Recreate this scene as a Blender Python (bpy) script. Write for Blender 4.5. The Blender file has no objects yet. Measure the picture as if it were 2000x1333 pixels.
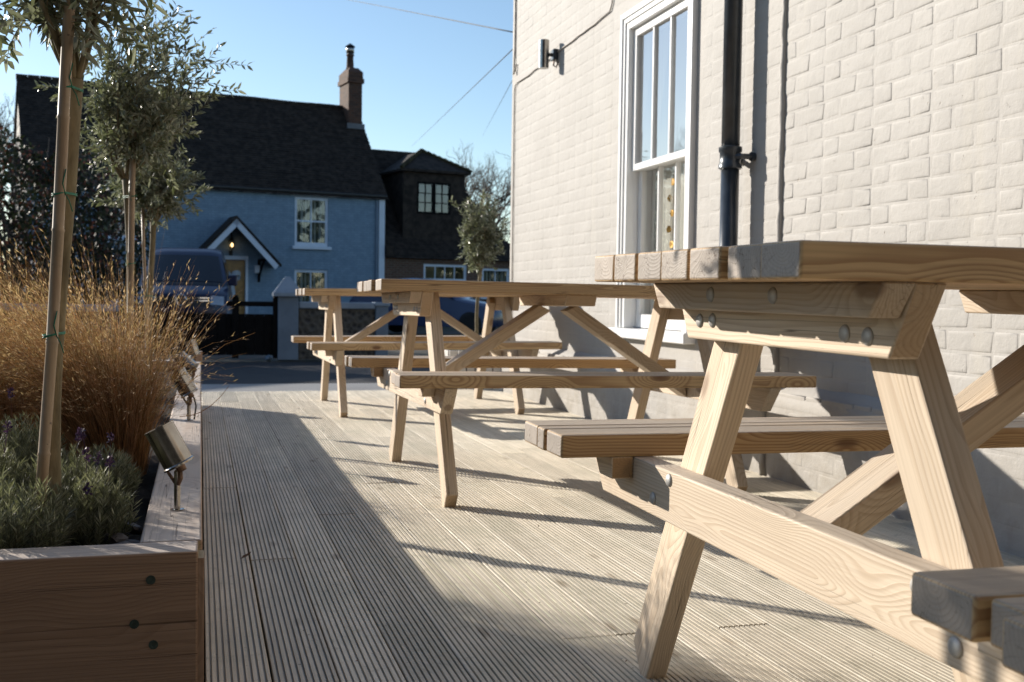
import bpy, bmesh, math, random
import numpy as np
from mathutils import Vector, Matrix, Quaternion
R = math.radians
rng = random.Random(7)
nr = np.random.default_rng(11)
sc = bpy.context.scene
COL = sc.collection

# ------------------------------------------------------------------ camera
cd = bpy.data.cameras.new('camera')
cam = bpy.data.objects.new('camera', cd); COL.objects.link(cam)
cr, cu, cw = Vector((.9619, -.2724, .0142)), Vector((-.0033, .0405, .9992)), Vector((.2722, .9615, -.0381))
cam.matrix_world = Matrix(((cr.x, cu.x, -cw.x, 0), (cr.y, cu.y, -cw.y, 0), (cr.z, cu.z, -cw.z, .6724), (0, 0, 0, 1)))
cd.sensor_width = 36; cd.lens = 38.7; cd.clip_start = .05; cd.clip_end = 3000
cd.dof.use_dof = True; cd.dof.focus_distance = 1.95; cd.dof.aperture_fstop = 10.5
sc.camera = cam

# ------------------------------------------------------------------ sky and sun
SUN = Vector((1, -1.17, -.52)).normalized()          # the way the light travels
elev = math.asin(-SUN.z)
w = bpy.data.worlds.new("World"); sc.world = w; w.use_nodes = True
nt = w.node_tree
bg = nt.nodes['Background']
sky = nt.nodes.new('ShaderNodeTexSky'); sky.sky_type = 'NISHITA'; sky.sun_disc = False
sky.sun_elevation = elev
sky.sun_rotation = math.atan2(-SUN.x, -SUN.y)
sky.altitude = 0; sky.air_density = 1.0; sky.dust_density = .25; sky.ozone_density = 2.2
nt.links.new(sky.outputs[0], bg.inputs[0]); bg.inputs[1].default_value = .115
sl = bpy.data.lights.new('sun', 'SUN'); sl.energy = 5.0; sl.angle = R(.5); sl.color = (1, .925, .82)
so = bpy.data.objects.new('sun', sl); COL.objects.link(so)
so.rotation_euler = SUN.to_track_quat('-Z', 'Y').to_euler(); so.location = (-20, 20, 10)
sc.view_settings.view_transform = 'Standard'; sc.view_settings.look = 'None'
sc.view_settings.exposure = .56; sc.view_settings.gamma = 1
sc.view_settings.use_curve_mapping = False
sc.cycles.max_bounces = 8; sc.cycles.transparent_max_bounces = 12
sc.cycles.use_denoising = True

# ------------------------------------------------------------------ node helpers
class NB:
    def __init__(s, name):
        s.m = bpy.data.materials.new(name); s.m.use_nodes = True
        s.t = s.m.node_tree; s.t.nodes.clear()
        s.out = s.n('ShaderNodeOutputMaterial')
    def n(s, typ, **k):
        nd = s.t.nodes.new(typ)
        for a, b in k.items(): setattr(nd, a, b)
        return nd
    def set(s, sock, v):
        if hasattr(v, 'is_output'): s.t.links.new(v, sock)
        elif isinstance(v, (tuple, list)):
            v = tuple(v)
            sock.default_value = v + (1,) if (len(v) == 3 and sock.type == 'RGBA') else v
        else: sock.default_value = v
    def math(s, op, a, b=0.0, c=None, clamp=False):
        nd = s.n('ShaderNodeMath', operation=op, use_clamp=clamp)
        s.set(nd.inputs[0], a); s.set(nd.inputs[1], b)
        if c is not None: s.set(nd.inputs[2], c)
        return nd.outputs[0]
    def vmath(s, op, a, b=(0, 0, 0)):
        nd = s.n('ShaderNodeVectorMath', operation=op); s.set(nd.inputs[0], a)
        if op == 'SCALE': s.set(nd.inputs[3], b)
        else: s.set(nd.inputs[1], b)
        return nd.outputs[1] if op in ('LENGTH', 'DOT_PRODUCT') else nd.outputs[0]
    def sep(s, v):
        nd = s.n('ShaderNodeSeparateXYZ'); s.set(nd.inputs[0], v); return nd.outputs
    def comb(s, x=0., y=0., z=0.):
        nd = s.n('ShaderNodeCombineXYZ')
        for i, q in enumerate((x, y, z)): s.set(nd.inputs[i], q)
        return nd.outputs[0]
    def noise(s, vec, scale=5., detail=3., rough=.55, dist=0.):
        nd = s.n('ShaderNodeTexNoise'); s.set(nd.inputs['Vector'], vec)
        nd.inputs['Scale'].default_value = scale; nd.inputs['Detail'].default_value = detail
        nd.inputs['Roughness'].default_value = rough; nd.inputs['Distortion'].default_value = dist
        return nd.outputs[0]
    def voro(s, vec, scale=5., feature='F1'):
        nd = s.n('ShaderNodeTexVoronoi', feature=feature); s.set(nd.inputs['Vector'], vec)
        nd.inputs['Scale'].default_value = scale
        return nd.outputs
    def mix(s, f, a, b, blend='MIX'):
        nd = s.n('ShaderNodeMix', data_type='RGBA', blend_type=blend)
        s.set(nd.inputs[0], f); s.set(nd.inputs[6], a); s.set(nd.inputs[7], b)
        return nd.outputs[2]
    def ramp(s, f, lo, hi, a=0., b=1.):
        nd = s.n('ShaderNodeMapRange', interpolation_type='SMOOTHSTEP')
        s.set(nd.inputs[0], f); nd.inputs[1].default_value = lo; nd.inputs[2].default_value = hi
        nd.inputs[3].default_value = a; nd.inputs[4].default_value = b
        return nd.outputs[0]
    def obj(s): return s.n('ShaderNodeTexCoord').outputs['Object']
    def pos(s): return s.n('ShaderNodeNewGeometry').outputs['Position']
    def rnd(s): return s.n('ShaderNodeObjectInfo').outputs['Random']
    def bump(s, h, strength=.5, dist=.002, normal=None):
        nd = s.n('ShaderNodeBump'); s.set(nd.inputs['Height'], h)
        nd.inputs['Strength'].default_value = strength; nd.inputs['Distance'].default_value = dist
        if normal is not None: s.set(nd.inputs['Normal'], normal)
        return nd.outputs[0]
    def pbr(s, col, rough=.6, metal=0., normal=None, spec=.5, coat=0.):
        p = s.n('ShaderNodeBsdfPrincipled')
        s.set(p.inputs['Base Color'], col); s.set(p.inputs['Roughness'], rough); s.set(p.inputs['Metallic'], metal)
        s.set(p.inputs['Specular IOR Level'], spec); s.set(p.inputs['Coat Weight'], coat)
        if normal is not None: s.set(p.inputs['Normal'], normal)
        return p.outputs[0]
    def done(s, shader): s.t.links.new(shader, s.out.inputs[0]); return s.m

def simple(name, col, rough=.6, metal=0., var=.12, nscale=8., spec=.5, coat=0., bump=0.):
    b = NB(name); p = b.obj(); n = b.noise(p, nscale, 4)
    c = b.mix(b.ramp(n, .3, .7), tuple(q*(1-var) for q in col), tuple(min(1, q*(1+var)) for q in col))
    nm = b.bump(b.noise(p, nscale*4, 3), bump, .003) if bump else None
    return b.done(b.pbr(c, rough, metal, nm, spec, coat))

def wood(name, light, dark, grey, endgrey, weather=.6, ring=.0052, rough=.62, knots=1., tint=.14, greyall=.0, ringc=.45):
    b = NB(name)
    tc = b.n('ShaderNodeTexCoord'); p0 = tc.outputs['Object']; nor = tc.outputs['Normal']
    r1 = b.rnd()
    wn = b.n('ShaderNodeTexWhiteNoise', noise_dimensions='1D'); b.set(wn.inputs['W'], b.math('MULTIPLY', r1, 97.3))
    rc = b.sep(wn.outputs['Color'])
    off = b.vmath('SCALE', wn.outputs['Color'], 13.7)
    p = b.vmath('ADD', p0, off)
    x, y, z = b.sep(p0)
    # knots: sparse points, stretched along the grain
    kv = b.vmath('MULTIPLY', p, (4.2, 11., 11.))
    kd = b.voro(kv, 1.)[0]
    bulge = b.math('MULTIPLY', b.ramp(kd, .0, .55, 1., 0.), .034*knots)
    warp = b.noise(b.vmath('MULTIPLY', p, (1.6, 7., 7.)), 1., 2, .5)
    py = b.math('ADD', y, b.math('MULTIPLY_ADD', rc[0], .11, -.055))
    pz = b.math('ADD', z, b.math('MULTIPLY_ADD', rc[1], .07, -.05))
    rad = b.vmath('LENGTH', b.comb(0., py, pz))
    rad = b.math('ADD', b.math('ADD', rad, bulge), b.math('MULTIPLY', warp, .022))
    fr = b.math('FRACT', b.math('DIVIDE', rad, ring))
    late = b.math('MULTIPLY', b.ramp(fr, .35, .88), b.ramp(fr, .93, 1., 1., 0.))
    fib = b.noise(b.vmath('MULTIPLY', p, (5., 260., 260.)), 1., 2, .6)
    big = b.noise(b.vmath('MULTIPLY', p, (1.5, 9., 9.)), 1., 3, .6)
    c = b.mix(b.math('MULTIPLY', late, ringc), light, dark)
    c = b.mix(b.math('MULTIPLY', b.ramp(fib, .35, .7), .22), c, tuple(q*.55 for q in dark))
    kn = b.ramp(kd, .09, .17, 1., 0.)
    if knots: c = b.mix(b.math('MULTIPLY', kn, .8), c, (dark[0]*.45, dark[1]*.36, dark[2]*.3))
    c = b.mix(b.ramp(big, .42, .78, 0., .3), c, tuple(q*.6 for q in dark))
    # weathered silver-grey on faces open to the rain, end grain, and in streaks
    gn = b.n('ShaderNodeNewGeometry').outputs['Normal']
    top = b.ramp(b.sep(gn)[2], .55, .95)
    wz = b.noise(b.vmath('MULTIPLY', p, (2.5, 22., 22.)), 1., 4, .6)
    gw = b.math('MULTIPLY', b.math('MULTIPLY', top, weather), b.ramp(wz, .2, .6, .55, 1.))
    gw = b.math('MAXIMUM', gw, b.ramp(wz, .5, .8, greyall*.4, greyall))
    c = b.mix(gw, c, b.mix(b.math('MULTIPLY', late, .35), grey, tuple(q*.6 for q in grey)))
    en = b.ramp(b.math('ABSOLUTE', b.sep(nor)[0]), .8, .95)
    wob = b.noise(p, 60., 3, .6)
    ec = b.mix(b.math('MULTIPLY', late, .3), endgrey, tuple(q*.62 for q in endgrey))
    ec = b.mix(b.ramp(b.noise(p, 18., 3), .35, .75, 0., .4), ec, tuple(q*.7 for q in endgrey))
    ang = b.math('ARCTAN2', py, pz)
    chk = b.noise(b.comb(b.math('MULTIPLY', ang, 5.), b.math('MULTIPLY', rad, 9.), rc[2]), 2.2, 1)
    chk = b.ramp(b.math('ABSOLUTE', b.math('SUBTRACT', chk, .5)), .0, .012, .75, 0.)
    ec = b.mix(chk, ec, tuple(q*.3 for q in endgrey))
    c = b.mix(en, c, ec)
    # drying cracks along the grain
    ck = b.noise(b.vmath('MULTIPLY', p, (1.1, 75., 75.)), 1., 1, .5)
    ck = b.math('MULTIPLY', b.ramp(b.math('ABSOLUTE', b.math('SUBTRACT', ck, .5)), .0, .014, 1., 0.),
                b.ramp(b.noise(b.vmath('MULTIPLY', p, (2.2, 14., 14.)), 1., 1), .50, .60))
    c = b.mix(b.math('MULTIPLY', ck, .75), c, tuple(q*.25 for q in dark))
    val = b.math('MULTIPLY_ADD', rc[2], tint*2, 1-tint)
    c = b.mix(1., c, b.comb(val, val, val), 'MULTIPLY')
    h = b.math('ADD', b.math('MULTIPLY', late, .5), b.math('MULTIPLY', fib, .5))
    h = b.math('SUBTRACT', h, b.math('MULTIPLY', ck, 2.))
    return b.done(b.pbr(c, b.math('MULTIPLY_ADD', fib, .2, rough-.1), 0., b.bump(h, .5, .0009), .4))

M = {}
M['bench'] = wood('bench_wood', (.66, .455, .235), (.30, .145, .055), (.42, .37, .315), (.37, .315, .265), .8, tint=.2, greyall=.18, ringc=.66)
M['bench_frame'] = wood('bench_frame_wood', (.70, .565, .41), (.43, .28, .155), (.52, .47, .41), (.42, .27, .14), .65, tint=.16, greyall=.5, ringc=.42)
M['planter'] = wood('planter_oak', (.40, .26, .175), (.24, .14, .088), (.56, .49, .43), (.42, .33, .2), .92, .0045, .7, .5, .06, ringc=.35)
b = NB('bamboo_skin'); p = b.obj()
n = b.noise(b.vmath('MULTIPLY', p, (60., 60., 4.)), 1., 3, .6); n2 = b.noise(p, 16., 4, .65); n3 = b.noise(p, 90., 2)
c = b.mix(b.ramp(n, .3, .7), (.43, .32, .215), (.29, .205, .135)); c = b.mix(b.ramp(n2, .5, .7, 0., .65), c, (.20, .165, .12)); c = b.mix(b.ramp(n3, .68, .76, 0., .7), c, (.08, .06, .045))
M['cane'] = b.done(b.pbr(c, .5, 0., b.bump(n, .3, .001), .4))

# grooved softwood decking
b = NB('decking_wood')
p0 = b.obj(); r1 = b.rnd()
wn = b.n('ShaderNodeTexWhiteNoise', noise_dimensions='1D'); b.set(wn.inputs['W'], b.math('MULTIPLY', r1, 55.1))
p = b.vmath('ADD', p0, b.vmath('SCALE', wn.outputs['Color'], 9.))
n1 = b.noise(b.vmath('MULTIPLY', p, (70., 2.2, 70.)), 1., 4, .6)
n2 = b.noise(p, 3.2, 5, .65); n3 = b.noise(p, 26., 4, .65)
c = b.mix(b.ramp(n1, .3, .72), (.69, .62, .51), (.51, .45, .355))
c = b.mix(b.ramp(n2, .42, .72, 0., .6), c, (.42, .39, .30))
st_ = b.ramp(b.noise(b.pos(), 4.5, 6, .7), .58, .72); c = b.mix(b.math('MULTIPLY', st_, .5), c, (.30, .27, .19))
sp_ = b.ramp(b.noise(b.pos(), 75., 2, .6), .69, .74); c = b.mix(b.math('MULTIPLY', sp_, .7), c, (.12, .095, .06))
c = b.mix(b.ramp(n3, .56, .76, 0., .5), c, (.27, .24, .17))
kd = b.voro(b.vmath('MULTIPLY', p, (9., 2.6, 9.)), 1.)[0]
c = b.mix(b.ramp(kd, .05, .14, .6, 0.), c, (.2, .14, .08))
v = b.math('MULTIPLY_ADD', b.sep(wn.outputs['Color'])[0], .3, .85)
c = b.mix(1., c, b.comb(v, v, b.math('MULTIPLY', v, .98)), 'MULTIPLY')
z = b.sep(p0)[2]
c = b.mix(b.ramp(z, -.0045, -.0008, .5, 0.), c, (.12, .10, .075))   # darker colour in the grooves
M['deck'] = b.done(b.pbr(c, .58, 0., b.bump(b.math('ADD', n1, b.math('MULTIPLY', n3, .6)), .6, .0012), .5))

# cream masonry paint on brick
b = NB('cream_masonry_paint')
p = b.pos(); n1 = b.noise(p, 3., 4); n2 = b.noise(p, 60., 4, .65); n3 = b.noise(p, 14., 4, .6)
c = b.mix(b.ramp(n1, .3, .7), (.368, .349, .323), (.41, .39, .362))
v = b.math('MULTIPLY_ADD', b.rnd(), .05, .965)
c = b.mix(1., c, b.comb(v, v, v), 'MULTIPLY')
ch = b.ramp(b.noise(p, 34., 3, .75), .685, .735)
c = b.mix(b.math('MULTIPLY', ch, .55), c, (.33, .28, .22))
zz = b.sep(p)[2]; gr = b.math('MULTIPLY', b.ramp(zz, .02, .42, 1., 0.), b.ramp(n3, .35, .7)); c = b.mix(b.math('MULTIPLY', gr, .45), c, (.27, .24, .19))
run = b.noise(b.vmath('MULTIPLY', p, (9., 9., .7)), 1., 3)
c = b.mix(b.ramp(run, .55, .8, 0., .22), c, (.5, .46, .38))
h = b.math('ADD', b.math('MULTIPLY', n2, .45), b.math('MULTIPLY', n3, 1.3))
h = b.math('SUBTRACT', h, ch)
M['wall'] = b.done(b.pbr(c, .68, 0., b.bump(h, .6, .0045), .35))

M['white'] = simple('white_gloss_paint', (.80, .80, .79), .28, 0., .03, 5.)
M['white_dull'] = simple('white_matt_paint', (.72, .74, .76), .6, 0., .06, 3.)
M['iron'] = simple('slate_grey_pipe_paint', (.032, .040, .050), .3, 0., .25, 12., .5, .15, .1)
M['black'] = simple('black_stained_boards', (.004, .004, .0045), .75, 0., .3, 9., .15)
M['black_metal'] = simple('black_metal', (.01, .01, .011), .4, 0., .2, 9.)
b = NB('brushed_stainless_steel')
p = b.obj(); n = b.noise(b.vmath('MULTIPLY', p, (6., 6., 320.)), 1., 2)
n2 = b.noise(p, 22., 3)
c = b.mix(b.ramp(n2, .3, .75), (.46, .44, .41), (.33, .30, .27))
M['steel'] = b.done(b.pbr(c, b.math('MULTIPLY_ADD', n, .14, .13), 1., b.bump(n, .1, .0004)))
M['bolt'] = simple('galvanised_bolt', (.42, .41, .39), .55, .45, .2, 40.)
M['rust'] = simple('tarnished_bracket', (.17, .105, .07), .5, .6, .4, 60.)
M['screw'] = simple('green_coated_screw', (.06, .085, .075), .5, .5, .3, 60.)
M['tie'] = simple('green_string', (.01, .16, .09), .6, 0., .2, 30.)
M['soil'] = simple('dark_soil', (.018, .014, .011), .95, 0., .5, 30., .2, 0., .8)
M['slate'] = simple('slate_chips', (.06, .05, .052), .6, 0., .4, 18., .5, 0., .4)
M['asphalt'] = None
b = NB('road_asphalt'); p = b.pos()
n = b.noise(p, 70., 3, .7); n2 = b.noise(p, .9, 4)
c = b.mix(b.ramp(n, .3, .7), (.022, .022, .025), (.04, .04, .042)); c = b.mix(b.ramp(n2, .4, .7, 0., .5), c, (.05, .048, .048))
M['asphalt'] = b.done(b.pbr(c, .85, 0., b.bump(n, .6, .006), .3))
b = NB('gravel_ground'); p = b.pos()
vv = b.voro(p, 22.); n2 = b.noise(p, .7, 4)
c = b.mix(b.ramp(n2, .35, .7), (.10, .092, .08), (.055, .06, .035)); c = b.mix(.35, c, vv[1], 'MULTIPLY')
M['ground'] = b.done(b.pbr(c, .9, 0., b.bump(vv[0], .6, .02), .3))

def glass(name, f0, tint=(.95, .97, .97)):
    b = NB(name)
    g = b.n('ShaderNodeNewGeometry')
    cs = b.math('ABSOLUTE', b.vmath('DOT_PRODUCT', g.outputs['Incoming'], g.outputs['Normal']))
    f = b.math('MULTIPLY_ADD', b.math('POWER', b.math('SUBTRACT', 1., cs), 5.), 1-f0, f0, clamp=True)
    nm = b.bump(b.noise(b.obj(), 2.2, 2), .06, .02)
    t = b.n('ShaderNodeBsdfTransparent'); b.set(t.inputs[0], tint)
    gl = b.n('ShaderNodeBsdfGlossy'); gl.inputs['Roughness'].default_value = .02; b.set(gl.inputs['Normal'], nm)
    m = b.n('ShaderNodeMixShader'); b.set(m.inputs[0], f)
    b.t.links.new(t.outputs[0], m.inputs[1]); b.t.links.new(gl.outputs[0], m.inputs[2])
    return b.done(m.outputs[0])
M['glass'] = glass('window_glass', .60)
M['glass_low'] = glass('lower_window_glass', .22)
M['far_glass'] = glass('cottage_glass', .13)
M['car_glass'] = simple('dark_car_glass', (.012, .014, .018), .06, 0., .05, 3., .8)
M['room'] = simple('room_plaster', (.55, .53, .48), .8, 0., .05, 2.)
M['dark_room'] = simple('dim_room', (.05, .047, .04), .9, 0., .2, 2.)
M['shutter'] = simple('cream_blind_cloth', (.62, .59, .52), .8, 0., .06, 6.)
M['gold'] = simple('gold_paper', (.55, .30, .05), .4, .4, .2, 30.)

def leafmat(name, front, back, trans=.35, rough=.42, var=.35):
    b = NB(name)
    g = b.n('ShaderNodeNewGeometry')
    c = b.mix(g.outputs['Backfacing'], front, back)
    ri = g.outputs['Random Per Island']
    v = b.math('MULTIPLY_ADD', b.math('POWER', ri, 1.6), 2*var*1.3, 1-var)
    c = b.mix(1., c, b.comb(v, v, v), 'MULTIPLY')
    s1 = b.pbr(c, rough, 0., None, .5)
    t = b.n('ShaderNodeBsdfTranslucent'); b.set(t.inputs[0], b.mix(.5, c, (front[0]*1.3, front[1]*1.5, front[2]*.6)))
    m = b.n('ShaderNodeMixShader'); m.inputs[0].default_value = trans
    b.t.links.new(s1, m.inputs[1]); b.t.links.new(t.outputs[0], m.inputs[2])
    return b.done(m.outputs[0])
M['olive'] = leafmat('olive_leaf', (.14, .15, .095), (.31, .32, .255), .28, .3, .45)
M['lav'] = leafmat('lavender_leaf', (.18, .18, .125), (.22, .22, .165), .3, .6, .6)
M['flower'] = leafmat('lavender_flower', (.055, .026, .08), (.055, .026, .08), .2, .6)
M['grass'] = leafmat('dry_grass_blade', (.29, .15, .08), (.32, .175, .098), .38, .55, .6)
M['plume'] = leafmat('dry_grass_seed', (.44, .30, .21), (.44, .30, .21), .42, .55, .55)
M['shrub'] = leafmat('shrub_leaf', (.02, .026, .011), (.03, .038, .02), .2, .6)
M['redleaf'] = leafmat('red_leaf', (.075, .026, .022), (.09, .045, .038), .3, .5)
M['ever'] = leafmat('evergreen_leaf', (.03, .045, .018), (.035, .05, .02), .15, .6)
M['litter'] = simple('dead_leaf', (.12, .065, .03), .8, 0., .4, 30.)

def bark(name, a, c2, s=60.):
    b = NB(name); p = b.obj()
    n = b.noise(b.vmath('MULTIPLY', p, (1., 1., .25)), s, 4, .65); n2 = b.noise(p, 9., 3)
    n3 = b.voro(b.vmath('MULTIPLY', p, (1., 1., .6)), 13.)[0]
    c = b.mix(b.ramp(n, .3, .7), a, c2); c = b.mix(b.ramp(n2, .45, .7, 0., .6), c, tuple(q*.6 for q in c2)); c = b.mix(b.ramp(n3, .07, .14, .8, 0.), c, tuple(q*.3 for q in c2))
    return b.done(b.pbr(c, .8, 0., b.bump(n, .5, .003), .3))
M['bark'] = bark('olive_bark', (.25, .205, .125), (.125, .10, .058), 45.)
M['twig'] = bark('bare_twig', (.16, .12, .09), (.10, .075, .06))

def brick_mat(name, c1, c2, mortar, rough=.8, bumpd=.012, bw=.2, rh=.0665, gain=.25):
    b = NB(name); p = b.obj()
    x, y, z = b.sep(p)
    br = b.n('ShaderNodeTexBrick'); b.set(br.inputs['Vector'], b.comb(b.math('ADD', x, y), z, 0.))
    b.set(br.inputs['Color1'], c1); b.set(br.inputs['Color2'], c2); b.set(br.inputs['Mortar'], mortar)
    br.inputs['Scale'].default_value = 1.; br.inputs['Mortar Size'].default_value = .008
    br.inputs['Brick Width'].default_value = bw; br.inputs['Row Height'].default_value = rh
    br.inputs['Bias'].default_value = 0.
    n = b.noise(p, 5., 4); c = b.mix(b.ramp(n, .3, .75, 0., gain), br.outputs[0], tuple(q*.6 for q in c2))
    return b.done(b.pbr(c, rough, 0., b.bump(b.math('SUBTRACT', 1., br.outputs[1]), .8, bumpd), .3))
M['blue_brick'] = brick_mat('blue_grey_painted_brick', (.235, .335, .435), (.20, .295, .39), (.165, .245, .325), .7, .02, .2, .0665, .45)
M['red_brick'] = brick_mat('brown_brick', (.15, .075, .045), (.10, .055, .035), (.16, .14, .12))
M['chim_brick'] = brick_mat('chimney_brick', (.12, .052, .03), (.06, .03, .022), (.10, .08, .065))
M['gable'] = brick_mat('white_painted_gable', (.66, .63, .58), (.62, .59, .54), (.5, .47, .43))
M['tile'] = simple('brown_roof_tile', (.030, .022, .017), .85, 0., .5, 6., .3, 0., .3)
M['tile_moss'] = simple('mossy_tile', (.05, .042, .022), .9, 0., .4, 6., .2)
M['lead'] = simple('lead_flashing', (.10, .105, .12), .5, .3, .2, 6.)
M['bluewhite'] = simple('pale_grey_trim_paint', (.58, .65, .74), .5, 0., .05, 3.)
M['pillar'] = simple('blue_grey_render', (.155, .205, .265), .75, 0., .12, 4., .4, 0., .3)
M['pcap'] = simple('pale_grey_capstone', (.24, .30, .37), .7, 0., .12, 5., .4, 0., .3)
b = NB('dark_flint'); p = b.pos(); vv = b.voro(p, 14.)
c = b.mix(b.ramp(vv[0], .1, .6), (.02, .02, .022), (.075, .07, .06))
M['flint'] = b.done(b.pbr(c, .6, 0., b.bump(vv[0], .7, .03), .4))
M['door'] = simple('amber_varnished_door', (.30, .155, .035), .35, 0., .2, 6.)
M['ribbon'] = simple('silver_blue_ribbon', (.33, .38, .45), .4, 0., .1, 6.)
M['curtain_a'] = simple('cream_curtain', (.26, .29, .28), .8, 0., .15, 14.)
M['curtain_b'] = simple('green_print_curtain', (.035, .05, .042), .8, 0., .5, 16.)
M['van'] = simple('navy_car_paint', (.009, .016, .05), .32, .0, .1, 2., .3, .25)
M['car'] = simple('dark_blue_car_paint', (.012, .026, .085), .25, .2, .1, 2., .4, .5)
M['chrome'] = simple('chrome', (.75, .75, .76), .12, 1., .03, 3.)
M['tyre'] = simple('tyre_rubber', (.012, .012, .012), .8, 0., .2, 9.)
M['lampglass'] = simple('headlamp_lens', (.35, .38, .42), .1, .3, .1, 9.)
b = NB('lantern_glow'); e = b.n('ShaderNodeEmission'); b.set(e.inputs[0], (1., .62, .25)); e.inputs[1].default_value = 3.
M['glow'] = b.done(e.outputs[0])
M['cable'] = simple('painted_cable', (.36, .33, .29), .6, 0., .1, 20.)
M['wire'] = simple('overhead_wire', (.03, .03, .035), .6, 0., .1, 3.)
M['slatpaint'] = simple('pale_limed_slat', (.62, .58, .53), .6, 0., .12, 9.)

# ------------------------------------------------------------------ mesh helpers
def link(name, me, mats=None, parent=None, smooth=False):
    o = bpy.data.objects.new(name, me); COL.objects.link(o)
    if mats is not None:
        for m in (mats if isinstance(mats, (list, tuple)) else [mats]): me.materials.append(m)
    if parent: o.parent = parent
    if smooth: me.polygons.foreach_set('use_smooth', [True]*len(me.polygons))
    return o
def pyd(name, V, F, mats, parent=None, smooth=False):
    me = bpy.data.meshes.new(name); me.from_pydata(V, [], F); me.update()
    return link(name, me, mats, parent, smooth)
def tag(o, label, cat, group=None, kind=None):
    if label: o['label'] = label
    if cat: o['category'] = cat
    if group: o['group'] = group
    if kind: o['kind'] = kind
    return o
def thing(name, label, cat, loc=(0, 0, 0), rz=0, group=None, kind=None):
    o = bpy.data.objects.new(name, None); COL.objects.link(o); o.location = loc; o.rotation_euler = (0, 0, rz)
    o.empty_display_size = .1
    return tag(o, label, cat, group, kind)
def kids(o): return [c for c in bpy.data.objects if c.parent == o]
def copy_tree(o, parent=None):
    c = o.copy(); COL.objects.link(c); c.parent = parent
    for ch in kids(o): copy_tree(ch, c)
    return c

class MB:
    def __init__(s): s.v = []; s.f = []; s.mi = []
    def poly(s, pts, faces, mi=0):
        n = len(s.v); s.v += [tuple(p) for p in pts]; s.f += [tuple(i+n for i in f) for f in faces]; s.mi += [mi]*len(faces)
    def box(s, x0, x1, y0, y1, z0, z1, mi=0, T=None):
        P = [Vector((x, y, z)) for x in (x0, x1) for y in (y0, y1) for z in (z0, z1)]
        if T is not None: P = [T @ q for q in P]
        s.poly(P, [(0, 1, 3, 2), (4, 6, 7, 5), (0, 4, 5, 1), (2, 3, 7, 6), (0, 2, 6, 4), (1, 5, 7, 3)], mi)
    def tube(s, pts, rad, n=8, mi=0, caps=True):
        pts = [Vector(p) for p in pts]
        if not isinstance(rad, (list, tuple)): rad = [rad]*len(pts)
        ref = None; rings = []
        for i, p in enumerate(pts):
            d = (pts[min(i+1, len(pts)-1)] - pts[max(i-1, 0)]).normalized()
            if ref is None: ref = d.orthogonal().normalized()
            ref = (ref - d*ref.dot(d)).normalized(); bi = d.cross(ref)
            rings.append([p + (ref*math.cos(a)+bi*math.sin(a))*rad[i] for a in (2*math.pi*k/n for k in range(n))])
        V = [q for r in rings for q in r]; F = []
        for i in range(len(pts)-1):
            for k in range(n): F.append((i*n+k, i*n+(k+1) % n, (i+1)*n+(k+1) % n, (i+1)*n+k))
        if caps: F.append(tuple(range(n-1, -1, -1))); F.append(tuple((len(pts)-1)*n+k for k in range(n)))
        s.poly(V, F, mi)
    def lathe(s, prof, T=None, n=16, mi=0):
        V = []; F = []
        for r, z in prof:
            for k in range(n):
                a = 2*math.pi*k/n; q = Vector((r*math.cos(a), r*math.sin(a), z)); V.append(T @ q if T is not None else q)
        for i in range(len(prof)-1):
            for k in range(n): F.append((i*n+k, i*n+(k+1) % n, (i+1)*n+(k+1) % n, (i+1)*n+k))
        F.append(tuple(range(n-1, -1, -1))); F.append(tuple((len(prof)-1)*n+k for k in range(n)))
        s.poly(V, F, mi)
    def prism(s, poly, axis, a0, a1, mi=0, T=None):
        """poly: list of 2D points; extruded along axis 0/1/2 from a0 to a1"""
        def mk(p, a): return Vector((a, p[0], p[1])) if axis == 0 else Vector((p[0], a, p[1])) if axis == 1 else Vector((p[0], p[1], a))
        n = len(poly); V = [mk(p, a0) for p in poly]+[mk(p, a1) for p in poly]
        if T is not None: V = [T @ q for q in V]
        F = [tuple(range(n-1, -1, -1)), tuple(range(n, 2*n))]+[(i, (i+1) % n, n+(i+1) % n, n+i) for i in range(n)]
        s.poly(V, F, mi)
    def mesh(s, name, fix=True):
        me = bpy.data.meshes.new(name); me.from_pydata(s.v, [], s.f)
        me.polygons.foreach_set('material_index', s.mi); me.update()
        if fix:
            bm = bmesh.new(); bm.from_mesh(me); bmesh.ops.recalc_face_normals(bm, faces=bm.faces); bm.to_mesh(me); bm.free()
        return me
    def build(s, name, mats, parent=None, smooth=False, bevel=0, seg=1, fix=True):
        me = s.mesh(name, fix)
        if bevel:
            bm = bmesh.new(); bm.from_mesh(me)
            ed = [e for e in bm.edges if len(e.link_faces) == 2 and e.calc_face_angle(0) > .5]
            bmesh.ops.bevel(bm, geom=ed, offset=bevel, segments=seg, profile=.6, affect='EDGES')
            bm.to_mesh(me); bm.free()
        o = link(name, me, mats, parent)
        if smooth: me.polygons.foreach_set('use_smooth', [True]*len(me.polygons)); 
        return o
def smooth_angle(o, ang=35):
    me = o.data
    me.polygons.foreach_set('use_smooth', [True]*len(me.polygons))
    bm = bmesh.new(); bm.from_mesh(me)
    for e in bm.edges:
        if len(e.link_faces) == 2 and e.calc_face_angle(0) > R(ang): e.smooth = False
    bm.to_mesh(me); bm.free(); return o

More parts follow.
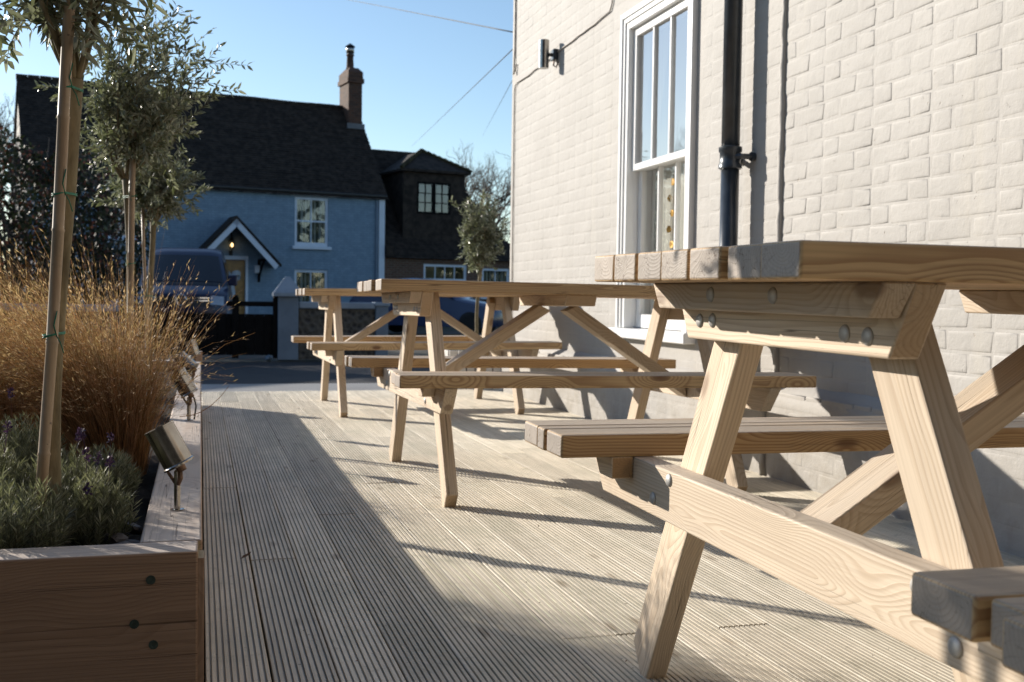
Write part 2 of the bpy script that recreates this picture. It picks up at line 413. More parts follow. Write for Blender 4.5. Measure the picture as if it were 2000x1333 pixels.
def beam(name, p0, p1, wd, ht, mat, parent, up=(0, 0, 1), cut0=(0, 0), cut1=(0, 0), bevel=.003, seg=2, bow=0.):
    """timber with its grain along local X. cut = how far each end runs on per unit of local (y, z)"""
    p0, p1 = Vector(p0), Vector(p1); d = p1-p0; L = d.length; ex = d/L
    ez = Vector(up); ez = (ez-ex*ez.dot(ex)).normalized(); ey = ez.cross(ex)
    V = []
    for sx, cut in ((-1, cut0), (1, cut1)):
        for sy in (-1, 1):
            for sz in (-1, 1):
                y, z = sy*wd/2, sz*ht/2
                V.append((sx*L/2+cut[0]*y+cut[1]*z, y, z))
    bm = bmesh.new(); vs = [bm.verts.new(v) for v in V]
    for f in [(0, 1, 3, 2), (4, 6, 7, 5), (0, 4, 5, 1), (2, 3, 7, 6), (0, 2, 6, 4), (1, 5, 7, 3)]: bm.faces.new([vs[i] for i in f])
    bmesh.ops.recalc_face_normals(bm, faces=bm.faces)
    if bevel: bmesh.ops.bevel(bm, geom=bm.edges[:], offset=bevel, segments=seg, profile=.55, affect='EDGES')
    me = bpy.data.meshes.new(name); bm.to_mesh(me); bm.free()
    o = link(name, me, mat, parent)
    if seg > 1: me.polygons.foreach_set('use_smooth', [len(q.vertices) != 4 or q.area < wd*ht*.5 for q in me.polygons])
    Mx = Matrix((ex, ey, ez)).transposed().to_4x4(); Mx.translation = (p0+p1)/2
    o.matrix_local = Mx
    return o

def bolt_mesh():
    m = MB(); m.lathe([(.0108, 0), (.0104, .0012), (.0085, .0030), (.0048, .0042), (.0008, .0047)], None, 18); return m.mesh('bolt')

# ------------------------------------------------------------------ ground and road
G = -.17
tag(pyd('ground', [(-900, -300, G-.02), (900, -300, G-.02), (900, 1500, G-.02), (-900, 1500, G-.02)], [(0, 1, 2, 3)], M['ground']), 'dark gravel and earth ground around the terrace and cottage', None, None, 'structure')
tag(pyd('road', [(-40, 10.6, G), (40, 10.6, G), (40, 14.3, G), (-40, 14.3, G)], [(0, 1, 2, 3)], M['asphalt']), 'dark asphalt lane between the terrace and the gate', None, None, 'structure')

b = NB('sunlit_concrete'); p = b.pos()
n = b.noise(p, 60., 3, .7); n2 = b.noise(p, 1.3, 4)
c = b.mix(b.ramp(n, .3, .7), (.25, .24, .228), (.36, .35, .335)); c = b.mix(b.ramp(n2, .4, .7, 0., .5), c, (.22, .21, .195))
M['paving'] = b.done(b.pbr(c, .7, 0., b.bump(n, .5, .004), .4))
tag(pyd('pavement', [(-40, 6.9, G+.004), (40, 6.9, G+.004), (40, 10.7, G+.004), (-40, 10.7, G+.004)], [(0, 1, 2, 3)], M['paving']), 'grey concrete apron, coloured bright as if sunlit, between the decking and the lane', None, None, 'structure')  # pale against the dark lane so the colours carry sun and shade
# ------------------------------------------------------------------ decking
deck = thing('deck', 'pale grooved timber decking laid beside the cream wall', None, (0, 0, 0), 0, None, 'structure')
BW, GAP = .1105, .0032
def deck_mesh(L):
    ng = 9; pit = (BW-.006)/ng; g = .0034; d = .0048
    pr = [(-BW/2, -.024), (-BW/2, -.0015), (-BW/2+.0012, 0)]
    for k in range(ng):
        cx = -BW/2+.003+pit*(k+.5)
        pr += [(cx-g/2-.0005, 0), (cx-g/2+.0003, -d), (cx+g/2-.0003, -d), (cx+g/2+.0005, 0)]
    pr += [(BW/2-.0012, 0), (BW/2, -.0015), (BW/2, -.024)]
    n = len(pr)
    V = [(x, -L/2, z) for x, z in pr]+[(x, L/2, z) for x, z in pr]
    F = [(i+1, i, n+i, n+i+1) for i in range(n-1)]+[tuple(range(n)), tuple(range(2*n-1, n-1, -1))]
    me = bpy.data.meshes.new('deck_board'); me.from_pydata(V, [], F); me.update(); me.materials.append(M['deck'])
    return me
cache = {}
x = .012+BW/2
DECK_END = 7.92
row = 0
while x < 2.21:
    y = -1.2; first = True
    while y < DECK_END-.05:
        L = rng.choice([2.15, 2.7, 3.2]) if not first else rng.choice([1.9, 2.6, 3.0, 3.25, 3.7, 2.3]) 
        first = False
        y1 = min(y+L, DECK_END)
        if DECK_END-y1 < .5: y1 = DECK_END
        L = round(y1-y, 3)
        if L not in cache: cache[L] = deck_mesh(L-.004)
        o = bpy.data.objects.new('deck_board', cache[L]); COL.objects.link(o); o.parent = deck
        o.location = (x+rng.uniform(-.0008, .0008), (y+y1)/2, rng.uniform(-.0012, .0012))
        y = y1
    x += BW+GAP; row += 1
m = MB(); m.box(-.0, 2.2, -1.2, DECK_END-.03, -.06, -.035); m.build('gap_shade_sheet', M['soil'], deck)  # dark sheet under the boards so the gaps read as shade
m = MB(); m.box(.0, 2.2, DECK_END+.002, DECK_END+.024, G, -.004); m.build('fascia_board', M['deck'], deck)

# ------------------------------------------------------------------ picnic tables
Ht, hs, TH = .7286, .428, .04
def make_table():
    t = thing('picnic_table', '', 'picnic table')
    ends = ((-1, 1))
    # table top
    y = -.309
    for k in range(7):
        wdt = .0835; dx = rng.uniform(-.004, .004)
        beam('top_plank', (-.713+dx, y+wdt/2, Ht-TH/2), (.713+dx, y+wdt/2, Ht-TH/2), wdt, TH, M['bench'], t, bevel=.004)
        y += wdt+.00556
    # seats
    for s in (-1, 1):
        yy = s*.467
        for k, wdt in enumerate((.085, .041, .084)):
            dx = rng.uniform(-.003, .003)
            if s < 0 and k == 1: dx += .013
            beam('seat_plank', (-.711+dx, yy+s*wdt/2, hs-TH/2), (.711+dx, yy+s*wdt/2, hs-TH/2), wdt, TH, M['bench'], t, bevel=.0045)
            yy += s*(wdt+.005)
    bolt = bolt_mesh()
    def bolts(par, spots, e, xf):
        bpy.context.view_layer.update()
        for (by, bz) in spots:
            o = bpy.data.objects.new('bolt', bolt); COL.objects.link(o)
            if not bolt.materials: bolt.materials.append(M['bolt'])
            bolt.polygons.foreach_set('use_smooth', [True]*len(bolt.polygons))
            o.parent = par
            W = Matrix.Translation((xf, by, bz)) @ (Vector((0, 0, 1)).rotation_difference(Vector((e, 0, 0))).to_matrix().to_4x4())
            o.matrix_local = par.matrix_local.inverted() @ W
    for e in ends:
        zt = Ht-TH
        # outer bearer under the top, ends cut back
        c = .027/.039
        br = beam('bearer', (e*.595, -.294, zt-.0195), (e*.595, .294, zt-.0195), .04, .039, M['bench_frame'], t, cut0=(0, -c), cut1=(0, c))
        bolts(br, [(.099, .672), (-.076, .672)], e, e*.615)
        c = .045/.0845
        cb = beam('top_cross_member', (e*.5545, -.283, zt-.0423), (e*.5545, .283, zt-.0423), .0395, .0842, M['bench_frame'], t, cut0=(0, -c), cut1=(0, c))
        bolts(cb, [(.217, .6325), (.174, .634), (-.1745, .629), (-.221, .6275)], e, e*.5745)
        zb = hs-TH
        c = .07/.085
        lb = beam('lower_cross_member', (e*.5545, -.655, zb-.0427), (e*.5545, .655, zb-.0427), .0395, .085, M['bench_frame'], t, cut0=(0, -c), cut1=(0, c))
        bolts(lb, [(.3156, .373), (.379, .332), (-.3887, .326), (-.325, .37)], e, e*.5745)
        for s in (-1, 1):
            c = .03/.038
            beam('seat_bearer', (e*.595, s*.469, zb-.0192), (e*.595, s*.545, zb-.0192), .04, .038, M['bench_frame'], t, cut0=(0, 0), cut1=(0, c))
            # leg: splayed timber, foot and head cut level
            foot = Vector((e*.5145, s*.525, 0)); head = Vector((e*.5145, s*.16, zt-.001))
            ax = (head-foot).normalized(); up = Vector((0, s*ax.z, -s*ax.y))
            k = s*ax.y/ax.z
            beam('leg', foot, head, .0395, .079, M['bench_frame'], t, up=(0, 1, 0), cut0=(0, -ax.y/ax.z), cut1=(0, -ax.y/ax.z))
        # diagonal strut from the middle bearer down to the lower cross member
        beam('strut', (e*.052, 0, zt-.047), (e*.528, 0, .332), .082, .042, M['bench_frame'], t, cut0=(0, 1.*(.3/.48)), cut1=(0, -.48/.3*.55))
    beam('middle_bearer', (.0, -.29, zt-.0195), (.0, .29, zt-.0195), .115, .039, M['bench_frame'], t, cut0=(0, -.5), cut1=(0, .5))
    return t
poses = [(1.2978, 1.3076, -.00422, .00717, -.00322, .00805), (1.28996, 3.96558, .00243, -.0086, -.00693, -.00096), (1.28766, 6.6734, -.00113, -.00589, .00597, -.00709)]
tl = ['nearest timber picnic table, its plank ends and bolted frame filling the right of the view',
      'middle timber picnic table, standing in front of the sash window',
      'farthest timber picnic table, at the lane end of the decking']
tb0 = make_table()
tabs = [tb0, copy_tree(tb0), copy_tree(tb0)]
for o, (x, y, yw, tx, ty, dz), lab in zip(tabs, poses, tl):
    o.matrix_world = Matrix.Translation((x, y, dz)) @ Matrix.Rotation(yw, 4, 'Z') @ Matrix.Rotation(math.atan(tx), 4, 'X') @ Matrix.Rotation(-math.atan(ty), 4, 'Y')
    tag(o, lab, 'picnic table', 'picnic tables in a row along the wall')
for i, o in enumerate(tabs):                 # no two tables are built quite alike
    for ch in kids(o):
        if ch.name.split('.')[0] in ('top_plank', 'seat_plank') and i: ch.location.x += rng.uniform(-.006, .006)
for ch in kids(tb0):                          # the nearest table's front seat: short middle plank
    if ch.name.startswith('seat_plank') and ch.location.y < -.5: ch.location.x += .012 if ch.location.y < -.6 else .022

# ------------------------------------------------------------------ cream brick building
XW = 2.17
WY0, WY1, WZ0, WZ1 = 4.635, 5.53, .50, 2.18          # the window hole in the brickwork
END_Y, TOP_Z = 7.74, 3.2
pub = thing('brick_building', 'cream painted brick building along the terrace with a tall white sash window', 'building', (XW, 4, 0))
pub_off = Vector((-XW, -4, 0))
def P(o): o.location = Vector(o.location)+pub_off; return o
m = MB()
BK = XW-.0009
for (y0, y1, z0, z1) in [(-3, WY0, -.16, TOP_Z), (WY1, END_Y, -.16, TOP_Z), (WY0, WY1, -.16, WZ0), (WY0, WY1, WZ1, TOP_Z)]:
    m.box(BK, BK+.22, y0, y1, z0, z1)
m.box(BK+.22, BK+7, END_Y-.22, END_Y, -.16, TOP_Z)
m.box(BK, BK+7, -3, END_Y, TOP_Z, 5.2)
P(m.build('mortar_wall', M['wall'], pub))
m = MB(); m.prism([(BK-.25, 5.1), (BK+3.5, 8.0), (BK+7.25, 5.1)], 1, -3.3, END_Y+.15); P(m.build('roof', M['tile'], pub))
def brick_mesh(Ly, Hz, jit):
    cx = .0065 if jit < .001 else .009
    def q(a): return nr.uniform(-a, a)
    V = []
    dp_ = .0018 if jit < .001 else .0025
    cn = [(q(jit*3.4), q(jit*2.), q(jit*.38)) for _ in range(4)]
    for (xx, ins, j) in ((.006, -.001, 0), (-.0002, 0, .6), (-dp_*.62, cx*.28, 1), (-dp_*.92, cx*.7, 1), (-dp_, cx*1.25, 1), (-dp_, cx*2.6, 1)):
        for (sy, sz), (ja, jb, jc) in zip(((-1, -1), (1, -1), (1, 1), (-1, 1)), cn):
            V.append((xx+jc*j, sy*(Ly/2-ins)+ja*j, sz*(Hz/2-ins)+jb*j))
    F = []
    for l in (0, 4, 8, 12, 16):
        for k in range(4): F.append((l+k, l+4+k, l+4+(k+1) % 4, l+(k+1) % 4))
    F.append((20, 23, 22, 21))
    return V, F
ST, HD, CO, JT = .196, .0925, .0665, .009
variants = {}
for key, L in (('s', ST), ('h', HD)):
    for jit in (.0007, .0015):
        lst = []
        for k in range(7):
            V, F = brick_mesh(L, CO-JT+.002, jit)
            me = bpy.data.meshes.new('brick'); me.from_pydata(V, [], F); me.update(); me.materials.append(M['wall'])
            me.polygons.foreach_set('use_smooth', [True]*len(F)); lst.append((me, V, F))
        variants[(key, jit)] = lst
PLZ = .325
bricks = []
z = -.13; r = 0
while z < TOP_Z-.06:
    y = END_Y-.002 - (ST/2 if r % 2 else 0); k = r
    if r % 2: pass
    while y > -.3:
        key = 's' if k % 2 == 0 else 'h'; L = ST if key == 's' else HD
        yc = y-L/2; zc = z+CO/2
        y -= L+JT; k += 1
        if WY0-.03 < yc+L/2 and yc-L/2 < WY1+.03 and WZ0-.06 < zc+CO/2 and zc-CO/2 < WZ1+.03: continue
        if abs(yc-3.845) < .03+L/2 and abs(yc-3.845) < L/2-.01: pass
        bricks.append((yc, zc, key, .0015 if yc < 3.85 and zc > PLZ else .0007))
    z += CO; r += 1
# which bricks show largest: nearest to the lens among those the frame takes in
def infront(yc, zc):
    d = Vector((XW, yc, zc-.6724)); dep = d.dot(cw)
    if dep < .3: return None
    u, v = d.dot(cr)/dep, d.dot(cu)/dep
    if abs(u) > .49 or v > .33 or v < -.33: return None
    return dep
scored = [(infront(b_[0], b_[1]), i) for i, b_ in enumerate(bricks)]
vis = sorted([s for s in scored if s[0]])[:300]
single = {i for _, i in vis}
rest = MB()
for i, (yc, zc, key, jit) in enumerate(bricks):
    me, V, F = rng.choice(variants[(key, jit)])
    xo = XW-(.05 if zc < PLZ-.02 else 0)+rng.uniform(-.3, .3)*jit
    T = Matrix.Translation((xo, yc, zc)) @ Matrix.Rotation(rng.gauss(0, jit*2.), 4, 'X') @ Matrix.Rotation(rng.gauss(0, jit*1.5), 4, 'Z')
    if i in single:
        o = bpy.data.objects.new('brick', me); COL.objects.link(o); o.parent = pub; o.matrix_local = Matrix.Translation(pub_off) @ T
    else:
        rest.poly([T @ Vector(q) for q in V], F)
o = rest.build('brickwork', M['wall'], pub, True, fix=False); P(o); o['kind'] = 'stuff'
m = MB()
N = 60
ys = [END_Y-(END_Y+.3)*k/N for k in range(N+1)]
V = []; F = []
for k, yy in enumerate(ys):
    j = rng.uniform(-.006, .006)
    V += [(XW+.004, yy, PLZ+.042+j), (XW-.012, yy, PLZ+.030+j), (XW-.054+rng.uniform(-.003, .003), yy, PLZ-.012+j*.6), (XW-.0525, yy, PLZ-.05)]
for k in range(N):
    for q in range(3): F.append((k*4+q, k*4+q+1, k*4+q+5, k*4+q+4))
V0 = len(V)
o = pyd('plinth_cap', V, F, M['wall'], pub, True); P(o)
m = MB(); m.box(XW-.0512, XW+.006, -3, END_Y-.004, -.16, PLZ-.02); P(m.build('plinth', M['wall'], pub))
# joint between the two builds, run over with paint
m = MB(); pts = []; rad = []
zz = 0.
while zz < 3.1:
    pts.append((XW-.004-(.05 if zz < PLZ else 0), 3.845+rng.uniform(-.004, .004), zz)); rad.append(rng.uniform(.011, .017)); zz += .045
m.tube(pts, rad, 8); P(m.build('painted_joint', M['wall'], pub, True))

# unseen dark wing added behind the lens to block sky fill
wg = thing('fill_blocking_wing', 'unseen dark weatherboarded wing added behind the lens to cut the fill light', 'building', (-1.6, -3.2, 0))
m = MB()
for k in range(36): m.box(-8.5, 3.76, 1.55, 1.575+.012, -.16+.15*k, -.16+.15*k+.146)
m.build('weatherboard', M['black'], wg)['kind'] = 'stuff'
m = MB(); m.prism([(1.8, 5.2), (-1., 7.4), (-3.8, 5.2)], 0, -8.7, 3.76); m.build('roof', M['tile'], wg)
# sash window, built into the brickwork
win = thing('window', None, None); win.parent = pub; P(win)
def wbox(name, *a, mat='white', bevel=.0025, par=win):
    m = MB()
    for bx in (a if isinstance(a[0], tuple) else [a]): m.box(*bx)
    return m.build(name, M[mat], par, bevel=bevel, seg=1)
AY0, AY1, AZ1 = 4.63, 5.535, 2.185
for nm, step, inner, xo in (('architrave', 0, .03, -.028), ('architrave', .029, .026, -.020), ('architrave', .054, .036, -.012)):
    y0, y1, z1 = AY0+step, AY1-step, AZ1-step
    wbox(nm, (XW+xo, XW+.03, y0, y0+inner, .53, z1), (XW+xo, XW+.03, y1-inner, y1, .53, z1), (XW+xo, XW+.03, y0+inner, y1-inner, z1-inner, z1))
IY0, IY1, IZ0, IZ1 = AY0+.088, AY1-.088, .53, AZ1-.088
wbox('window_frame', (XW+.0, XW+.16, IY0-.03, IY0, IZ0, IZ1+.03), (XW+.0, XW+.16, IY1, IY1+.03, IZ0, IZ1+.03), (XW+.0, XW+.16, IY0, IY1, IZ1, IZ1+.03))
wbox('window_sill', (XW-.06, XW+.16, AY0-.04, AY1+.03, .478, .528), bevel=.005)
def sash(name, x0, z0, z1, th, rails, gm='glass'):
    yA, yB = IY0+.004, IY1-.004
    st = .044
    s = wbox(name, (x0, x0+th, yA, yA+st, z0, z1), (x0, x0+th, yB-st, yB, z0, z1), (x0, x0+th, yA+st, yB-st, z0, z0+rails[0]), (x0, x0+th, yA+st, yB-st, z1-rails[1], z1), bevel=.003)
    gy0, gy1 = yA+st, yB-st
    for k in (1, 2):
        yy = gy0+(gy1-gy0)*k/3
        wbox('glazing_bar', (x0+.004, x0+th-.004, yy-.009, yy+.009, z0+rails[0], z1-rails[1]), par=s, bevel=.002)
    for k in range(3):
        a = gy0+(gy1-gy0)*k/3+.009; bb = gy0+(gy1-gy0)*(k+1)/3-.009
        tilt = rng.uniform(-.0015, .0015)
        o = pyd('pane', [(x0+th/2+tilt, a, z0+rails[0]), (x0+th/2, bb, z0+rails[0]), (x0+th/2, bb, z1-rails[1]), (x0+th/2-tilt, a, z1-rails[1])], [(3, 2, 1, 0)], M[gm], s)
    return s
ZM = 1.372
sash('upper_sash', XW+.014, ZM-.02, IZ1-.002, .034, (.036, .044))
sash('lower_sash', XW+.054, IZ0+.002, ZM+.012, .034, (.07, .03), 'glass_low')
m = MB()
x1 = XW+1.1
m.poly([(XW+.235, 4.2, .3), (x1, 4.2, .3), (x1, 6.0, .3), (XW+.235, 6.0, .3), (XW+.235, 4.2, 2.5), (x1, 4.2, 2.5), (x1, 6.0, 2.5), (XW+.235, 6.0, 2.5)],
       [(0, 1, 2, 3), (4, 7, 6, 5), (0, 4, 5, 1), (1, 5, 6, 2), (2, 6, 7, 3)])
P(m.build('room', M['room'], pub, fix=False))
m = MB(); n = 52; V = []; F = []
for k in range(n+1):
    yy = 5.43-.70*k/n; xx = XW+.125+.008*math.sin(k*1.9)
    V += [(xx, yy, .54), (xx, yy, 1.40)]
F = [(2*k, 2*k+1, 2*k+3, 2*k+2) for k in range(n)]
pyd('curtain', V, F, M['shutter'], win, True)
m = MB(); m.tube([(XW+.105, 5.13, 1.30), (XW+.105, 5.13, .6)], .0012, 5)
strand = m.build('hanging_strand', M['shutter'], win)
for k in range(9):
    zz = 1.27-.078*k; m = MB(); rr = .026
    ln = [Vector((XW+.103+rng.uniform(-.004, .004), 5.13+(1 if k % 2 else -1)*.018+rr*math.cos(a), zz+.75*rr*math.sin(a))) for a in (q*math.pi/3 for q in range(6))]
    m.poly(ln+[v+Vector((.003, 0, 0)) for v in ln], [(0, 1, 2, 3, 4, 5), (11, 10, 9, 8, 7, 6)]+[(i, (i+1) % 6, 6+(i+1) % 6, 6+i) for i in range(6)])
    m.build('gold_leaf', M['gold'], strand)

# downpipe
dp = thing('downpipe', 'slate grey cast iron downpipe fixed to the cream wall', 'drainpipe', (2.09, 4.128, 0))
m = MB(); m.tube([(0, 0, .05), (0, 0, 1.235)], .0375, 20); m.build('pipe', M['iron'], dp, True)
m = MB(); m.tube([(0, 0, 1.30), (0, 0, 3.3)], .0375, 20); m.build('pipe', M['iron'], dp, True)
m = MB(); m.lathe([(.038, 1.215), (.0475, 1.22), (.0475, 1.236), (.043, 1.242), (.043, 1.284), (.048, 1.290), (.048, 1.306), (.038, 1.312)], None, 24); smooth_angle(m.build('collar', M['iron'], dp), 50)
for s in (-1, 1):
    m = MB(); m.tube([(.0, s*.03, 1.265), (.02, s*.055, 1.265), (.06, s*.06, 1.265)], .012, 8)
    m.lathe([(.017, 0), (.017, .02)], Matrix.Translation((.058, s*.06, 1.265)) @ Matrix.Rotation(R(90), 4, 'Y'), 10); m.build('bracket', M['iron'], dp)

# up-and-down wall light and its cable
wl = thing('wall_light', 'stainless steel up and down cylinder light on the cream wall', 'wall light', (XW, 6.70, 2.22))
m = MB(); m.lathe([(.030, -.088), (.033, -.088), (.033, .088), (.030, .088), (.030, .08), (.005, .08)], Matrix.Translation((-.088, .0, 0)), 24); smooth_angle(m.build('housing', M['steel'], wl), 40)
m = MB(); m.tube([(-.06, 0, 0), (-.03, 0, 0)], .012, 10); m.box(-.034, -.002, -.032, .032, -.034, .034); m.build('mounting_box', M['iron'], wl, bevel=.003)
m = MB(); m.tube([(-.02, -.006, -.03), (-.03, -.02, -.07), (-.02, -.045, -.085), (-.006, -.05, -.05)], .005, 6); m.build('cable_loop', M['rust'], wl, True)
def cable(name, pts, lab, r=.0045, mat='cable', clips=True):
    m = MB(); m.tube(pts, r, 6); o = m.build(name, M[mat], None, True); tag(o, lab, 'cable')
    return o
def run(a, b, n, sag=.004): return [(a[0]+(b[0]-a[0])*k/n, a[1]+(b[1]-a[1])*k/n, a[2]+(b[2]-a[2])*k/n-abs(rng.gauss(0, sag))) for k in range(n+1)]
cx_ = XW-.0095
cable('wall_cable', [(cx_, 5.705, 3.1), (cx_, 5.712, 2.30), (cx_, 5.74, 2.262)]+run((cx_, 5.80, 2.258), (cx_, 6.66, 2.235), 9)[1:], 'thin painted cable running from above the window to the steel wall light')
cable('wall_cable', run((cx_, 6.74, 2.225), (cx_, 7.58, 2.214), 6)+[(cx_, 7.635, 2.195), (cx_, 7.65, 2.15)]+run((cx_, 7.65, 2.1), (cx_, 7.645, .02), 8, 0), 'thin painted cable dropping from the wall light down the corner of the wall')
cable('wall_cable', [(cx_, 7.655, 3.1), (cx_, 7.655, 2.45), (cx_-.004, 7.66, 2.315), (cx_-.012, 7.64, 2.28), (cx_-.006, 7.615, 2.31), (cx_, 7.61, 2.345)], 'hooked cable end hanging above the corner of the cream wall', .0065)

# ------------------------------------------------------------------ planter with its plants
PZ = .275; PX0, PY0, PY1 = -1.05, 1.765, 6.9
pl = thing('timber_planter', 'long raised planter of thick oak boards beside the decking', 'planter', (-.5, 4, 0))
def PB(name, p0, p1, wd, ht, **k):
    o = Vector((-.5, 4, 0)); return beam(name, Vector(p0)-o, Vector(p1)-o, wd, ht, M['planter'], pl, **k)
fb = PB('front_board', (PX0, PY0+.04, PZ-.1255), (-.002, PY0+.04, PZ-.1255), .08, .25, bevel=.004)
PB('front_board', (PX0, PY0+.04, .018), (-.002, PY0+.04, .018), .08, .04, bevel=.004)
yy = PY0+.083
for L in (2.45, 2.64):
    PB('side_board', (-.0445, yy, PZ-.1255), (-.0445, yy+L, PZ-.1255), .098, .25, bevel=.005); 
    PB('side_board', (-.0445, yy, .018), (-.0445, yy+L, .018), .098, .04, bevel=.004); yy += L+.006
PB('corner_trim', (.0005, PY0+.03, -.0), (.0005, PY0+.03, PZ-.012), .013, .056, up=(0, 1, 0), bevel=.001)
PB('back_board', (PX0+.05, PY0+.09, PZ-.1255), (PX0+.05, PY1, PZ-.1255), .098, .25)
PB('end_board', (PX0, PY1+.05, PZ-.1255), (-.0, PY1+.05, PZ-.1255), .08, .25)
PB('end_block', (-.055, PY1-.04, PZ+.03), (.012, PY1-.04, PZ+.03), .05, .058, bevel=.004)
SCREWS = [(-.072, .233), (-.096, .166), (-.068, .132)]
for (sx, sz) in SCREWS+[ (-.96, .21), (-.95, .1)]:
    m = MB(); T = Matrix.Translation((sx, PY0-.0005, sz)) @ Matrix.Rotation(R(90), 4, 'X')
    m.lathe([(.0072, -.001), (.0072, .0012), (.0035, .0012), (.003, .0004)], T, 12)
    bpy.context.view_layer.update()
    o = m.build('screw', M['screw'], fb); o.matrix_local = fb.matrix_local.inverted() @ Matrix.Translation((.5, -4, 0))
m = MB(); n = 24; V = []; F = []
for i in range(n+1):
    for j in range(61):
        V.append((PX0+.08+(abs(PX0)-.165)*i/n, PY0+.078+(PY1-PY0-.07)*j/60, PZ-.055+rng.uniform(-.014, .014)))
for i in range(n):
    for j in range(60): a = i*61+j; F.append((a, a+61, a+62, a+1))
tag(pyd('planter_soil', V, F, M['soil'], None, True), 'dark bare soil filling the timber planter', 'soil', None, 'stuff')
def stone(name, p, s, mat, lab, cat, grp):
    bm = bmesh.new(); bmesh.ops.create_icosphere(bm, subdivisions=2, radius=1)
    for v in bm.verts:
        v.co = Vector((v.co.x*s[0], v.co.y*s[1], v.co.z*s[2]))*rng.uniform(.8, 1.12)
    me = bpy.data.meshes.new(name); bm.to_mesh(me); bm.free()
    o = link(name, me, mat); o.location = p; o.rotation_euler = (rng.uniform(-.3, .3), rng.uniform(-.3, .3), rng.uniform(0, 6)); return tag(o, lab, cat, grp)
for k, (x, y) in enumerate([(-.128, 1.80), (-.150, 1.785), (-.118, 1.865), (-.19, 1.79), (-.14, 1.92), (-.22, 1.82), (-.113, 1.98)]):
    stone('slate_chip', (x, y+.085, PZ-.022-.004*(k % 3)), (.030-.002*k, .022, .010), M['slate'], 'dark slate chip on the soil in the near corner of the planter', 'stone', 'slate chips in the planter corner')

class Leaves:
    """collects thin leaf-sized faces fast"""
    def __init__(s): s.V = []; s.F = []; s.n = 0
    def lance(s, base, d, nrm, L, W, curl=0.):
        """arrays (k,3): six-point folded lanceolate leaves"""
        base, d, nrm = np.asarray(base, float), np.asarray(d, float), np.asarray(nrm, float)
        d = d/np.linalg.norm(d, axis=1, keepdims=True)
        sd = np.cross(d, nrm); sd /= np.linalg.norm(sd, axis=1, keepdims=True)+1e-9
        up = np.cross(sd, d)
        L = np.asarray(L).reshape(-1, 1)*np.ones((len(base), 1)); W = np.asarray(W).reshape(-1, 1)*np.ones((len(base), 1))
        p = [base, base+d*L*.35+sd*W*.5+up*W*.18, base+d*L*.38-up*L*curl*.3, base+d*L*.35-sd*W*.5+up*W*.18, base+d*L*.72+sd*W*.36-up*L*curl*.6, base+d*L*.72-sd*W*.36-up*L*curl*.6, base+d*L-up*L*curl]
        A = np.stack(p, 1).reshape(-1, 3)
        i = np.arange(len(base))[:, None]*7+s.n
        q = [(0, 1, 2), (0, 2, 3), (1, 4, 2), (2, 5, 3), (2, 4, 6), (2, 6, 5)]
        s.F += [tuple(f) for f in np.concatenate([np.stack([i[:, 0]+a for a in t], 1) for t in q])]
        s.V.append(A); s.n += len(A)
    def dia(s, base, d, nrm, L, W):
        base, d, nrm = np.asarray(base, float), np.asarray(d, float), np.asarray(nrm, float)
        d = d/np.linalg.norm(d, axis=1, keepdims=True)
        sd = np.cross(d, nrm); sd /= np.linalg.norm(sd, axis=1, keepdims=True)+1e-9
        L = np.asarray(L).reshape(-1, 1)*np.ones((len(base), 1)); W = np.asarray(W).reshape(-1, 1)*np.ones((len(base), 1))
        A = np.stack([base, base+d*L*.45+sd*W*.5, base+d*L, base+d*L*.45-sd*W*.5], 1).reshape(-1, 3)
        i = np.arange(len(base))*4+s.n
        s.F += [tuple(f) for f in np.stack([i, i+1, i+2, i+3], 1)]; s.V.append(A); s.n += len(A)
    def ribbon(s, P_, W):
        """P_ (k,m,3) centre lines, W (k,m,3) half-width vectors"""
        k, mm, _ = P_.shape
        A = np.stack([P_-W, P_+W], 2).reshape(-1, 3)
        b0 = (np.arange(k)*mm*2+s.n)[:, None]+np.arange(mm-1)[None]*2
        b0 = b0.reshape(-1)
        s.F += [tuple(f) for f in np.stack([b0, b0+1, b0+3, b0+2], 1)]; s.V.append(A); s.n += len(A)
    def build(s, name, mat, parent=None):
        me = bpy.data.meshes.new(name); me.from_pydata(np.concatenate(s.V).tolist(), [], [tuple(int(q) for q in f) for f in s.F]); me.update()
        return link(name, me, mat, parent)
def rdir(k): 
    v = nr.normal(size=(k, 3)); return v/np.linalg.norm(v, axis=1, keepdims=True)

